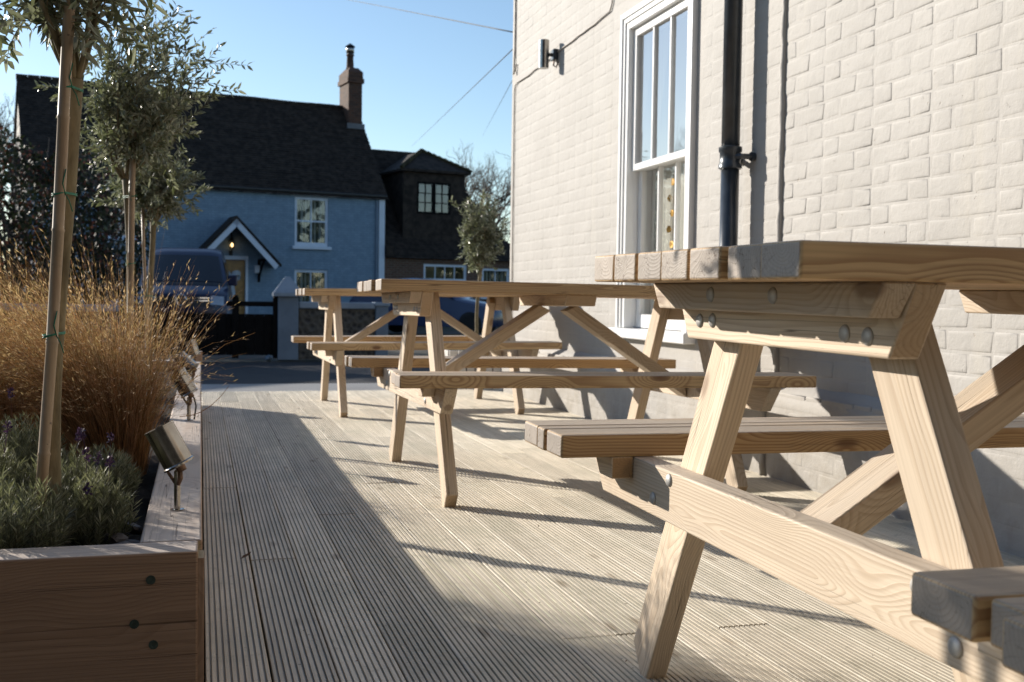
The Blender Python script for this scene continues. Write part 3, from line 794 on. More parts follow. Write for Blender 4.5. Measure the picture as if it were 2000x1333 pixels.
# lavender
def lavender(x, y, h, wd, label, stems=120, flowers=4):
    t = thing('lavender_bush', label, 'lavender', (x, y, PZ-.06), 0, 'lavender bushes at the near end of the planter')
    lv = Leaves(); st = Leaves(); fl = []
    for k in range(stems):
        a = nr.uniform(0, 2*math.pi); rr = math.sqrt(nr.uniform(0, 1))
        top = np.array([math.cos(a)*rr*wd, math.sin(a)*rr*wd, h*(1-.45*rr**2)*nr.uniform(.72, 1.05)])
        bs = np.array([math.cos(a)*rr*wd*.35, math.sin(a)*rr*wd*.35, 0])
        mid = (bs+top)/2+np.array([math.cos(a), math.sin(a), 0])*rr*wd*.16
        ts = np.linspace(.10, 1, 20)
        c = (1-ts[:, None])**2*bs+2*(ts*(1-ts))[:, None]*mid+(ts**2)[:, None]*top
        wv = np.tile(rdir(1)*.0009, (len(ts), 1))
        st.ribbon(c[None], wv[None])
        g = np.gradient(c, axis=0); g /= np.linalg.norm(g, axis=1, keepdims=True)
        for _ in range(4):
            o = rdir(len(ts)); o -= g*(o*g).sum(1, keepdims=True); o /= np.linalg.norm(o, axis=1, keepdims=True)+1e-9
            dd = g*nr.uniform(.5, 1.2, (len(ts), 1))+o*.6
            lv.dia(c, dd, rdir(len(ts)), nr.uniform(.011, .026, len(ts)), nr.uniform(.0014, .0026, len(ts)))
        if k < flowers: fl.append((top, g[-1]))
    o = lv.build('foliage', M['lav'], t); o['kind'] = 'stuff'
    o = st.build('stems', M['lav'], t); o['kind'] = 'stuff'
    for top, g in fl:
        hd = Leaves(); tip = top+g*.04+np.array([0, 0, .02])
        cc = tip+rdir(30)*np.array([.0045, .0045, .009])
        hd.dia(cc, rdir(30)+np.array([0, 0, .4]), rdir(30), .008, .0045)
        hd.ribbon(np.stack([top, top+g*.02+np.array([0, 0, .008]), tip])[None], np.tile(rdir(1)*.0008, (1, 3, 1)))
        hd.build('flower_spike', M['flower'], t)
    return t
lavender(-.18, 2.03, .15, .07, 'low lavender bush with purple heads beside the nearest spotlight', 75, 3)
lavender(-.31, 1.95, .155, .12, 'grey green lavender bush behind the front board of the planter, at the left edge', 130, 2)
lavender(-.25, 2.20, .165, .09, 'lavender bush round the foot of the nearest olive trunk', 85, 4)
lavender(-.44, 2.2, .235, .12, 'tall lavender bush with one purple head left of the nearest olive trunk', 150, 4)
lavender(-.19, 2.45, .125, .07, 'dark lavender bush in front of the dry grass, right of the nearest trunk', 100, 2)
lavender(-.36, 2.50, .19, .10, 'dark lavender bush in front of the dry grass, left of the nearest trunk', 120, 1)

# dry ornamental grass
def grass_clump(x, y, h, lean, label, n=1500, spread=.05, fan=.5):
    t = thing('ornamental_grass', label, 'ornamental grass', (x, y, PZ-.06), 0, 'dry ornamental grass clumps in the planter')
    lv = Leaves(); pm = Leaves()
    ts = np.linspace(0, 1, 7)
    a = nr.uniform(0, 2*math.pi, n); rr = np.sqrt(nr.uniform(0, 1, n))
    base = np.stack([np.cos(a)*rr*spread, np.sin(a)*rr*spread, np.zeros(n)], 1)
    Lh = h*nr.uniform(.55, 1.1, n)*(1-.25*rr)
    out = np.stack([np.cos(a), np.sin(a), np.zeros(n)], 1)*(rr*fan)[:, None]+np.array(lean)[None]+nr.normal(0, .12, (n, 3))*np.array([1, 1, 0])
    droop = nr.uniform(.15, .95, n)**1.5
    C = base[:, None]+out[:, None]*(Lh[:, None]*ts[None]**1.35)[..., None]
    C[:, :, 2] += Lh[:, None]*(ts[None]-droop[:, None]*.55*ts[None]**3)
    C += (droop[:, None]*Lh[:, None]*.8*ts[None]**3)[..., None]*(out+np.array([-.16, -.05, 0]))[:, None]
    wv = nr.uniform(0, 6.3, (n, 1)); C[:, :, 0] += .008*np.sin(ts[None]*7+wv)*ts[None]; C[:, :, 1] += .008*np.sin(ts[None]*6+wv*1.7)*ts[None]
    C += nr.normal(0, .003, C.shape)*ts[None, :, None]
    sd = rdir(n)*.0009
    wd = (1-.8*ts)[None, :, None]*sd[:, None]
    lv.ribbon(C, wd)
    # feathery seed heads along the upper third
    k = int(n*.55); idx = nr.choice(n, k, replace=False)
    for q in range(7):
        tt = nr.uniform(.66, 1., k); i0 = np.minimum((tt*6).astype(int), 5); f_ = tt*6-i0
        pp = C[idx, i0]*(1-f_)[:, None]+C[idx, i0+1]*f_[:, None]
        dd = C[idx, 6]-C[idx, 4]; dd /= np.linalg.norm(dd, axis=1, keepdims=True)
        pm.dia(pp, dd+rdir(k)*.55, rdir(k), nr.uniform(.008, .018, k), nr.uniform(.0014, .0028, k))
    o = lv.build('blades', M['grass'], t); o['kind'] = 'stuff'
    o = pm.build('seed_heads', M['plume'], t); o['kind'] = 'stuff'
    return t
grass_clump(-.205, 2.88, .66, (-.12, 0, 0), 'coppery dry grass clump spilling over the planter edge by the second spotlight', 2700, .075, .33)
grass_clump(-.48, 2.98, .70, (-.34, .03, 0), 'leaning dry grass clump at the left edge of the view', 1700, .07, .35)
grass_clump(-.34, 3.25, .62, (-.20, 0, 0), 'tall dry grass clump with pale plumes between the near and second olive trunks', 1500, .08, .3)
grass_clump(-.66, 3.7, .70, (-.25, 0, 0), 'tall dry grass clump at the back of the planter, far left', 1500, .08, .4)
grass_clump(-.30, 4.4, .36, (-.1, 0, 0), 'short dry grass clump beyond the second olive trunk', 800, .06, .3)
grass_clump(-.34, 5.1, .34, (-.1, 0, 0), 'short dry grass clump near the far end of the planter', 700, .06, .3)
# a few long loose blades that arch over the timber edge
m = MB()
for (a, c, d_) in [((-.06, 3.5, .30), (.02, 3.45, .30), (.085, 3.42, .40)), ((-.12, 2.75, .36), (-.06, 2.7, .41), (-.09, 2.68, .40)), ((-.10, 3.1, .5), (-.045, 3.08, .58), (-.02, 3.06, .60)), ((-.08, 3.0, .44), (-.03, 3.0, .52), (-.045, 3.0, .585))]:
    a, c, d_ = Vector(a), Vector(c), Vector(d_)
    m.tube([(1-u)**2*a+2*u*(1-u)*c+u*u*d_ for u in (0, .2, .4, .6, .8, 1)], [.0016, .0016, .0014, .0012, .001, .0005], 4)
tag(m.build('loose_grass', M['grass'], None), 'long loose dry grass stalks arching over the planter edge', 'grass', None, 'stuff')

# olive trees
def olive(x, y, z0, fork, top, wid, tr, label, seed, nl=1.0, lean=(0, 0), leafL=.042, single=0, twigs=None, cen=(0, 0), dens=1., zmin=-.03):
    r_ = np.random.default_rng(seed)
    t = thing('olive_tree', label, 'olive tree', (x, y, z0), 0, 'young standard olive trees')
    h = fork-z0
    m = MB(); pts = []; rad = []
    for k in range(10):
        u = k/9; pts.append((lean[0]*u+.010*math.sin(u*5+seed), lean[1]*u+.006*math.sin(u*4+2*seed), h*u)); rad.append(tr*(1.12-.2*u)+(.25*tr if k == 9 else 0))
    m.tube(pts, rad, 14); m.build('trunk', M['bark'], t, True)
    m = MB(); lv = Leaves(); spots = []
    ctr = np.array([lean[0]+cen[0], lean[1]+cen[1], h+(top-fork)*.46]); hz = (top-fork)*.56
    def curve(a, c, b_, n): return [tuple((1-u)**2*a+2*u*(1-u)*c+u*u*b_) for u in np.linspace(0, 1, n)]
    fk = np.array(pts[-1])
    nlimb = 8
    tips = []
    for k in range(nlimb):
        an = 2*math.pi*k/nlimb+r_.uniform(-.3, .3)
        e = ctr+np.array([math.cos(an)*wid*r_.uniform(.25, .6), math.sin(an)*wid*r_.uniform(.25, .6), hz*r_.uniform(-.35, .6)])
        c = fk+np.array([math.cos(an)*wid*.3, math.sin(an)*wid*.3, hz*.22])
        cv = curve(fk-np.array([0, 0, tr]), c, e, 7); r0 = tr*r_.uniform(.4, .62)
        m.tube(cv, list(np.linspace(r0, r0*.3, 7)), 7); tips += [np.array(q) for q in cv[2:]]
    tips = np.array(tips)
    nt_ = twigs or int(170*nl)
    for k in range(nt_):
        st = tips[r_.integers(len(tips))]
        u = r_.normal(size=3); u /= np.linalg.norm(u); rr = r_.uniform(.45, 1.08)
        if r_.uniform() < .16: rr *= r_.uniform(1.15, 1.45)
        e = ctr+u*np.array([wid, wid, hz])*rr
        if e[2] < h+zmin: e[2] = h+zmin+r_.uniform(0, .09)
        L = np.linalg.norm(e-st)
        if L > wid*1.15: st = e-(e-st)*(wid*1.0/L)
        c = (st+e)/2+r_.normal(0, .02, 3)+np.array([0, 0, .03])
        cv = curve(st, c, e, 6)
        m.tube(cv, list(np.linspace(tr*.11, tr*.045, 6)), 4, caps=False)
        cvn = np.array(cv); g = np.gradient(cvn, axis=0)
        nn = max(4, int(np.linalg.norm(e-st)/.015*dens*1.25*(1.2-.7*max(0., (e[2]-ctr[2])/hz))))
        us = np.linspace(.22, 1., nn)
        for ui in us:
            i0 = min(int(ui*5), 4); f_ = ui*5-i0; pp = cvn[i0]*(1-f_)+cvn[i0+1]*f_; gg = g[i0]/np.linalg.norm(g[i0])
            o = r_.normal(size=3); o -= gg*o.dot(gg); o /= np.linalg.norm(o)
            for s in (-1, 1):
                dd = gg*r_.uniform(.5, 1.)+o*s*r_.uniform(.5, 1.)+r_.normal(0, .15, 3)
                spots.append((pp, dd, r_.normal(size=3)+np.array([0, 0, .8]), leafL*r_.uniform(.6, 1.15), leafL*r_.uniform(.22, .32), r_.uniform(-.1, .25)))
    m.build('branches', M['bark'], t, True)
    if single:                                # the leaves nearest the lens are separate pieces
        pc = np.array([s[0] for s in spots]); 
        wp = pc+np.array([x, y, z0])
        dpt = (wp-np.array([0, 0, .6724]))@np.array(cw); v_ = ((wp-np.array([0, 0, .6724]))@np.array(cu))/dpt
        u_ = ((wp-np.array([0, 0, .6724]))@np.array(cr))/dpt
        ok = np.where((v_ < .31) & (u_ > -.465))[0]; ok = ok[np.argsort(dpt[ok])][:single]
        sel = set(int(q) for q in ok)
        lm = Leaves(); lm.lance(np.zeros((1, 3)), [[0, 0, 1.]], [[0, 1., 0]], [1.], [.27], .12)
        lme = bpy.data.meshes.new('leaf'); lme.from_pydata(np.concatenate(lm.V).tolist(), [], [tuple(int(a) for a in f) for f in lm.F]); lme.materials.append(M['olive'])
        for i in sel:
            pp, dd, nn_, LL, WW, cu_ = spots[i]
            o = bpy.data.objects.new('leaf', lme); COL.objects.link(o); o.parent = t
            ez = Vector(dd).normalized(); ey = Vector(nn_); ey = (ey-ez*ey.dot(ez)).normalized(); ex = ey.cross(ez)
            Mx = Matrix((ex*LL, ey*LL, ez*LL)).transposed().to_4x4(); Mx.translation = pp; o.matrix_local = Mx
        spots = [s for i, s in enumerate(spots) if i not in sel]
    A = [np.array([s[i] for s in spots]) for i in range(6)]
    lv.lance(A[0], A[1], A[2], A[3], A[4], .12)
    o = lv.build('foliage', M['olive'], t); o['kind'] = 'stuff'
    return t
def cane(x0, y0, z0, x1, y1, z1, r, label, ties, tdir):
    t = thing('bamboo_cane', label, 'garden cane', (x0, y0, z0), 0, 'canes staking the olive trees')
    m = MB(); pts = []; rad = []; a, c = Vector((0, 0, 0)), Vector((x1-x0, y1-y0, z1-z0)); L = c.length; n = max(4, int(L/.17))
    for k in range(n+1):
        u = k/n; p = a+(c-a)*u+Vector((.004*math.sin(5*u), .003*math.sin(7*u), 0))
        if 0 < k < n:
            for dz, q in ((-.004, 1.), (-.001, 1.13), (.003, 1.)): pts.append(p+Vector((0, 0, dz))); rad.append(r*q)
        else: pts.append(p); rad.append(r)
    m.tube(pts, rad, 12); m.build('cane', M['cane'], t, True)
    for zt in ties:
        u = (zt-z0)/(z1-z0); p = c*u
        tx_, ty_, tz_, tlean, tseed, tfork, ttr = tdir          # the trunk it is lashed to
        uu = (zt-tz_)/(tfork-tz_)
        q = Vector((tx_+tlean*uu+.010*math.sin(uu*5+tseed), ty_+.006*math.sin(uu*4+2*tseed), zt))-Vector((x0, y0, z0))-p; q.z = 0
        m = MB(); qn = q.normalized(); pn = qn.cross(Vector((0, 0, 1))); D = q.length
        for j in range(2):
            ring = []
            for k in range(29):
                an = 2*math.pi*k/28; ca = math.cos(an)
                rr_ = r*1.12 if ca < 0 else ttr*1.08
                ring.append(p+qn*(D if ca >= 0 else 0)+qn*rr_*ca+pn*rr_*math.sin(an)+Vector((0, 0, .003*math.sin(an+j)+.0035*j)))
            m.tube(ring, .0013, 5)
        e = p-qn*r*.3-pn*r*1.25 if pn.y > 0 else p-qn*r*.3+pn*r*1.25
        m.tube([e, e+Vector((-.004, -.004, .018)), e+Vector((.001, -.004, .042))], .0012, 4)
        m.tube([e, e+Vector((.006, -.004, -.010)), e+Vector((.011, -.002, -.028))], .0012, 4)
        m.build('tie', M['tie'], t, True)
olive(-.240, 2.02, PZ-.06, 1.035, 1.78, .20, .0122, 'nearest olive tree, its grey trunk tied with green string in the planter', 3, 1.0, (.024, 0), .036, 300, cen=(-.015, .03), zmin=.03, dens=.75)
olive(-1.0, 2.53, PZ-.06, 1.0, 1.45, .19, .0135, 'unseen olive tree added beyond the left edge of the view to shade the near bench', 14, 1.0, (.0, 0), .036)  # out of view, added so its crown shades the near bench ends
cane(-.266, 1.975, PZ-.06, -.196, 1.985, 1.34, .0095, 'bamboo cane tied to the nearest olive trunk with green string', (.60, .836, 1.012), (-.240, 2.02, PZ-.06, .024, 3, 1.035, .0122))
olive(-.235, 3.85, PZ-.06, 1.05, 1.66, .255, .0125, 'second olive tree, with the fullest round crown, behind the nearest one', 5, 1.15, (.005, 0), .034, cen=(.03, 0), dens=.66)
cane(-.236, 3.80, PZ-.06, -.207, 3.81, 1.20, .010, 'orange brown bamboo cane tied to the second olive trunk', (.77, .99), (-.235, 3.85, PZ-.06, .005, 5, 1.05, .0135))
olive(-.225, 5.5, PZ-.06, 1.02, 1.42, .25, .0135, 'third olive tree, smaller crown in front of the blue cottage wall', 9, 1.0, (.0, 0), .036, cen=(-.01, 0), dens=.9)
cane(-.240, 5.45, PZ-.06, -.258, 5.46, 1.08, .0075, 'thin pale cane beside the third olive trunk', (.66,), (-.225, 5.5, PZ-.06, 0., 9, 1.02, .0135))

# slatted box with the far olive tree
bx = thing('slatted_planter', 'small pale slatted planter box beyond the farthest table, by the wall corner', 'planter', (2.0, 8.28, G))
for k in range(6):
    m = MB(); m.box(-.21, -.19, -.2+.068*k, -.2+.068*k+.058, 0, .45); m.build('slat', M['slatpaint'], bx, bevel=.002)
    m = MB(); m.box(-.2+.068*k, -.2+.068*k+.058, -.224, -.204, 0, .45); m.build('slat', M['slatpaint'], bx, bevel=.002)
m = MB(); m.box(-.185, .2, -.2, .2, .0, .42); m.build('liner', M['soil'], bx)
olive(2.06, 8.28, .2, .90, 1.47, .19, .0135, 'pale olive tree in the slatted box by the corner of the cream wall', 21, .8, (.02, 0), .042, cen=(-.0, 0))

# garden spotlights on the planter edge
def spot(x, y, ax, hl, label, cable_=True):
    t = thing('garden_spotlight', label, 'spotlight', (x, y, PZ), 0, 'steel spotlights along the planter edge')
    m = MB(); m.lathe([(.013, 0), (.013, .002), (.0058, .003), (.0058, .072), (.004, .074)], None, 12); smooth_angle(m.build('stem', M['steel'], t), 40)
    axv = Vector(ax).normalized()
    back = Vector((.004, -.003, .083))
    m = MB(); m.tube([(0, 0, .045), (.006, -.008, .06), back], .0046, 8); m.tube([(-.004, .004, .05), (-.018, .004, .072), back+axv*.004+Vector((-.006, 0, 0))], .0035, 6)
    m.lathe([(.009, -.012), (.009, .0)], Matrix.Translation(back) @ Vector((0, 0, 1)).rotation_difference(axv).to_matrix().to_4x4(), 12)
    m.build('bracket', M['rust'], t)
    T = Matrix.Translation(back) @ Vector((0, 0, 1)).rotation_difference(axv).to_matrix().to_4x4()
    m = MB(); m.lathe([(.026, 0), (.0297, .0005), (.0300, .004), (.0275, .006), (.0275, hl), (.0285, hl+.0005), (.0285, hl+.003), (.026, hl+.003), (.0255, hl-.008)], T, 32); smooth_angle(m.build('housing', M['steel'], t), 30)
    if cable_:
        m = MB(); m.tube([back, back+Vector((.012, 0, -.012)), Vector((.022, .0, .045)), Vector((.016, 0, .002))], .0028, 6); m.build('flex', M['black_metal'], t, True)
    return t
spot(-.040, 2.11, (-.46, .05, .88), .077, 'nearest brushed steel spotlight on the planter edge, tilted over the lavender', False)
spot(-.034, 3.62, (-.50, .1, .86), .080, 'second steel spotlight with a looped black flex, under the dry grass')
spot(-.030, 4.85, (-.66, .25, .60), .080, 'third steel spotlight along the planter, tilted low with a bright rim', False)
spot(-.030, 5.9, (-.30, .1, .95), .080, 'farthest steel spotlight, near the end block of the planter', False)

# leaf litter on the deck
lt = Leaves(); k = 330
pp = np.stack([nr.uniform(.2, 2.05, k), nr.uniform(1.3, 6.5, k), np.full(k, .0028)], 1)
lt.dia(pp, rdir(k)*np.array([1, 1, .25]), rdir(k)*.4+np.array([0, 0, 1.]), nr.uniform(.004, .013, k), nr.uniform(.002, .006, k))
tag(lt.build('leaf_litter', M['litter']), 'tiny dead leaf crumbs strewn over the decking', 'leaf litter', None, 'stuff')
lf = Leaves(); lf.lance([[.10, 2.85, .004]], [[1, .3, .25]], [[0, 0, 1.]], [.032], [.02], -.3)
tag(lf.build('fallen_leaf', M['litter']), 'single curled brown leaf on the shaded decking near the planter', 'leaf')

# ------------------------------------------------------------------ gate, pillar, garden wall
gp = thing('gate_pillar', 'blue grey square gate pillar with a pyramid cap', 'gate pillar', (1.115, 14.9, G))
m = MB(); m.box(-.133, .133, -.133, .133, 0, .84); m.build('shaft', M['pillar'], gp, bevel=.006)
m = MB(); m.box(-.195, .195, -.195, .195, .84, .885); m.poly([(-.185, -.185, .885), (.185, -.185, .885), (.185, .185, .885), (-.185, .185, .885), (-.03, -.03, 1.10), (.03, -.03, 1.10), (.03, .03, 1.10), (-.03, .03, 1.10)], [(0, 1, 5, 4), (1, 2, 6, 5), (2, 3, 7, 6), (3, 0, 4, 7), (4, 5, 6, 7), (0, 3, 2, 1)]); m.build('cap', M['pcap'], gp)
gt = thing('boarded_gate', 'black boarded drive gate with a single top rail in front of the van', 'gate', (.3, 14.86, G))
for k in range(15):
    x = -1.19+.12*k+.02
    if x > .6: break
    m = MB(); m.box(x, x+.1175, -.012, .012, .06, .60); m.build('board', M['black'], gt, bevel=.004)
m = MB(); m.box(-1.25, .68, .013, .04, .1, .56); m.build('gate_lining', M['black'], gt)
m = MB(); m.box(.03, .68, -.02, .02, .70, .765); m.build('top_rail', M['black'], gt, bevel=.006)
for x in (-1.22, .10, .62):
    m = MB(); m.box(x, x+.085, -.045, -.013, .02, .81); m.lathe([(.04, .81), (.038, .83), (.022, .85), (.005, .856)], Matrix.Translation((x+.042, -.029, 0)), 10); m.build('gate_post', M['black'], gt, bevel=.004)
st_ = stone('kerb_stone', (.86, 14.62, G+.03), (.1, .05, .045), M['pillar'], 'low grey stone at the foot of the gate pillar', 'stone', None)
def garden_wall(x0, x1, y, label, zt=.77):
    t = thing('garden_wall', label, 'garden wall', ((x0+x1)/2, y, G)); h = (x1-x0)/2
    m = MB(); m.box(-h, h, -.09, .09, 0, zt-.09); m.build('flint_face', M['flint'], t)
    m = MB(); m.box(-h, h, -.13, .13, zt-.09, zt); m.build('coping', M['pcap'], t, bevel=.012)
    return t
garden_wall(1.255, 2.27, 14.9, 'low dark flint garden wall with pale coping right of the gate pillar')
pr = thing('wall_pier', 'plain blue grey pier at the right end of the flint wall', 'pier', (2.36, 14.9, G))
m = MB(); m.box(-.085, .085, -.13, .13, 0, .72); m.build('shaft', M['pillar'], pr, bevel=.006)
m = MB(); m.box(-.105, .105, -.15, .15, .72, .775); m.build('cap', M['pcap'], pr, bevel=.01)
garden_wall(-9.0, -1.0, 14.95, 'low dark flint garden wall left of the black gate', .70)

# ------------------------------------------------------------------ cottage (local x along the front, y to the back)
cot = thing('cottage', 'blue grey painted brick cottage with a steep dark tiled roof and tall chimney', 'cottage', (2.932, 31.933, 0), R(12))
def CB(name, mat, boxes, par=cot, bevel=0.):
    m = MB()
    for bb in boxes: m.box(*bb)
    return m.build(name, M[mat], par, bevel=bevel)
def holed(name, mat, x0, x1, z0, z1, holes, y0, y1, par=cot):
    xs = sorted({x0, x1, *[h[0] for h in holes], *[h[1] for h in holes]}); zs = sorted({z0, z1, *[h[2] for h in holes], *[h[3] for h in holes]})
    V = []; F = []; vid = {}
    def vv(x, y, z):
        k = (x, y, z)
        if k not in vid: vid[k] = len(V); V.append(k)
        return vid[k]
    inh = lambda x, z: any(h[0] < x < h[1] and h[2] < z < h[3] for h in holes)
    for i in range(len(xs)-1):
        for j in range(len(zs)-1):
            if inh((xs[i]+xs[i+1])/2, (zs[j]+zs[j+1])/2): continue
            F.append((vv(xs[i], y0, zs[j]), vv(xs[i+1], y0, zs[j]), vv(xs[i+1], y0, zs[j+1]), vv(xs[i], y0, zs[j+1])))
    for h in holes:
        a, b_, c, d_ = h
        F += [(vv(a, y0, c), vv(a, y1, c), vv(a, y1, d_), vv(a, y0, d_)), (vv(b_, y0, c), vv(b_, y0, d_), vv(b_, y1, d_), vv(b_, y1, c)), (vv(a, y0, d_), vv(a, y1, d_), vv(b_, y1, d_), vv(b_, y0, d_)), (vv(a, y0, c), vv(b_, y0, c), vv(b_, y1, c), vv(a, y1, c))]
    return pyd(name, V, F, M[mat], par)
EX0, EX1, EV, RG, DP = -7.35, 2.34, 3.68, 6.57, 2.6
holes = [(-.37, .62, 2.10, 3.50), (-.37, .62, .40, 1.43), (-2.60, -1.77, G, 1.66), (-5.55, -4.66, 2.10, 3.45), (-5.55, -4.66, .40, 1.43)]
holed('front_wall', 'blue_brick', EX0, EX1, G, EV, holes, 0, .12)
m = MB(); m.poly([(EX0, 0, G), (EX0, 2*DP, G), (EX0, 2*DP, EV), (EX0, DP, RG), (EX0, 0, EV)], [(0, 4, 3, 2, 1)]); m.build('gable_wall', M['gable'], cot, fix=False)
m = MB(); m.poly([(EX1, 0, G), (EX1, 2*DP, G), (EX1, 2*DP, EV), (EX1, DP, RG), (EX1, 0, EV)], [(0, 1, 2, 3, 4)]); m.poly([(EX0, 2*DP, G), (EX1, 2*DP, G), (EX1, 2*DP, EV), (EX0, 2*DP, EV)], [(0, 3, 2, 1)]); m.build('gable_wall', M['blue_brick'], cot, fix=False)
CB('dim_interior', 'dark_room', [(EX0+.1, EX1-.1, .62, .66, G, EV-.05)])
CB('eaves_board', 'bluewhite', [(EX0, EX1, -.05, -.001, EV-.14, EV-.03)])
CB('gutter', 'black_metal', [(EX0, EX1+.05, -.13, -.052, EV-.08, EV-.005)], bevel=.02)
CB('corner_pilaster', 'bluewhite', [(2.16, 2.34, -.04, -.001, G, EV-.141)])
CB('drain_pipe', 'pillar', [(2.06, 2.12, -.07, -.001, G, EV-.142)], bevel=.015)
# tiled slopes: courses of lapped tiles
def tiles(name, x0, x1, ya, za, yb, zb, par, mat='tile', tw=.155, ex=.095, clip=None):
    L = math.hypot(yb-ya, zb-za); n = int(L/ex); sy, sz = (yb-ya)/L, (zb-za)/L; ny, nz = -sz, sy
    m = MB(); mm = int((x1-x0)/tw)+1
    for i in range(n+1):
        u = i*ex
        for j in range(mm+1):
            a = x0+(j-(.5 if i % 2 else 0))*tw; bb = min(a+tw-.006, x1); a = max(a, x0)
            if bb-a < .03: continue
            if clip and not clip((a+bb)/2, u/L): continue
            lo = .022+rng.uniform(-.004, .008); hi = .004
            u0, u1 = u-.012+rng.uniform(-.006, .006), min(u+ex*1.25, L)
            def pt(x, uu, h): return (x, ya+sy*uu+ny*h, za+sz*uu+nz*h)
            m.poly([pt(a, u0, lo), pt(bb, u0, lo), pt(bb, u1, hi), pt(a, u1, hi), pt(a, u0, lo-.016), pt(bb, u0, lo-.016)], [(0, 1, 2, 3), (4, 5, 1, 0)])
    o = m.build(name, M[mat], par, fix=False); o['kind'] = 'stuff'; return o
roof = MB(); 
oh = .10; so_ = (RG-EV)/DP
roof.poly([(EX0-.06, -oh, EV-oh*so_), (EX1+.06, -oh, EV-oh*so_), (EX1+.06, DP, RG), (EX0-.06, DP, RG), (EX1+.06, 2*DP+oh, EV-oh*so_), (EX0-.06, 2*DP+oh, EV-oh*so_)], [(0, 1, 2, 3), (3, 2, 4, 5)])
roof = roof.build('roof', M['tile'], cot, fix=False)
tiles('roof_tiles', EX0-.08, EX1+.08, -oh-.03, EV-(oh+.03)*so_+.01, DP, RG+.01, roof)
m = MB()
for k in range(33):
    a = EX0-.08+k*.305
    if a > 1.8: break
    m.tube([(a, DP, RG+.005+.01*math.sin(k*.7)), (a+.29, DP, RG+.005+.01*math.sin(k*.7))], .075, 8)
o = m.build('ridge_tiles', M['tile'], roof)
# chimney
ch = MB(); CX0, CX1, CY0, CY1 = 1.90, 2.34, 2.0, 2.85
ch.box(CX0, CX1, CY0, CY1, 5.5, 7.28); ch.box(CX0-.05, CX1+.05, CY0-.05, CY1+.05, 7.28, 7.42); ch.box(CX0-.02, CX1+.02, CY0-.02, CY1+.02, 7.42, 7.62)
ch.poly([(CX0-.02, CY0-.02, 7.62), (CX1+.02, CY0-.02, 7.62), (CX1+.02, CY1+.02, 7.62), (CX0-.02, CY1+.02, 7.62), (CX0+.10, CY0+.2, 7.78), (CX1-.06, CY0+.2, 7.78), (CX1-.06, CY1-.2, 7.78), (CX0+.10, CY1-.2, 7.78)], [(0, 1, 5, 4), (1, 2, 6, 5), (2, 3, 7, 6), (3, 0, 4, 7), (4, 5, 6, 7)])
ch = ch.build('chimney', M['chim_brick'], cot)
m = MB(); T = Matrix.Translation(((CX0+CX1)/2-.03, (CY0+CY1)/2, 7.76)); m.lathe([(.135, 0), (.12, .05), (.10, .40), (.125, .42), (.125, .46)], T, 14); m.build('chimney_pot', M['chim_brick'], ch, True)
m = MB(); m.lathe([(.10, .46), (.10, .50)], T, 12); m.lathe([(.16, .70), (.15, .715), (.03, .80), (.01, .81)], T, 14)
m.build('cowl_cap', M['black_metal'], ch)
m = MB(); m.lathe([(.125, .50), (.125, .70)], T, 16); m.build('cowl_mesh', M['steel'], ch, True)
CB('lead_flashing', 'lead', [(CX0-.06, CX1+.06, CY0-.09, CY0-.012, 5.86, 6.02)], ch)
# windows
def cot_window(x0, x1, z0, z1, par, y=.04, curt=True, rows=(0.5,), cols=(0.5,), fr='bluewhite', bw=.075, sill=True, panes=True, head=False):
    fw = thing('window', None, None); fw.parent = par
    boxes = [(x0, x0+bw, y, y+.06, z0, z1), (x1-bw, x1, y, y+.06, z0, z1), (x0+bw, x1-bw, y, y+.06, z0, z0+bw*1.5), (x0+bw, x1-bw, y, y+.06, z1-bw, z1)]
    CB('frame', fr, boxes, fw)
    gx0, gx1, gz0, gz1 = x0+bw, x1-bw, z0+bw*1.5, z1-bw
    for rr in rows: CB('rail', fr, [(gx0, gx1, y+.004, y+.05, gz0+(gz1-gz0)*rr-.022, gz0+(gz1-gz0)*rr+.022)], fw)
    for c_ in cols: CB('glazing_bar', fr, [(gx0+(gx1-gx0)*c_-.013, gx0+(gx1-gx0)*c_+.013, y+.008, y+.046, gz0, gz1)], fw)
    zr = [gz0]+[gz0+(gz1-gz0)*q for q in rows]+[gz1]; xr = [gx0]+[gx0+(gx1-gx0)*q for q in cols]+[gx1]
    for i in range(len(zr)-1):
        for j in range(len(xr)-1):
            pyd('pane', [(xr[j], y+.03, zr[i]), (xr[j+1], y+.03, zr[i]), (xr[j+1], y+.03, zr[i+1]), (xr[j], y+.03, zr[i+1])], [(0, 1, 2, 3)], M['far_glass'], fw)
    if sill: CB('sill', 'bluewhite', [(x0-.08, x1+.08, -.09, y+.05, z0-.09, z0-.002)], fw, .008)
    if curt:
        n = 40; V = []; F = []; mi = []
        for k in range(n+1):
            xx = gx0+(gx1-gx0)*k/n; V += [(xx, y+.15+.025*math.sin(k*1.35), gz0), (xx, y+.15+.025*math.sin(k*1.35), gz1)]
        me = bpy.data.meshes.new('curtain'); me.from_pydata(V, [], [(2*k, 2*k+2, 2*k+3, 2*k+1) for k in range(n)])
        me.materials.append(M['curtain_a']); me.materials.append(M['curtain_b'])
        me.polygons.foreach_set('material_index', [1 if (k % 13) in (3, 4, 5, 6, 11, 12) else 0 for k in range(n)]); me.update()
        link('curtain', me, None, fw)
    return fw
cot_window(-.37, .62, 2.10, 3.50, cot)
cot_window(-.37, .62, .40, 1.43, cot, rows=(), sill=True)
cot_window(-5.55, -4.66, 2.10, 3.45, cot); cot_window(-5.55, -4.66, .40, 1.43, cot, rows=())
CB('window_head', 'bluewhite', [(-.5, .85, -.05, -.052+.05, 3.525, 3.60)])
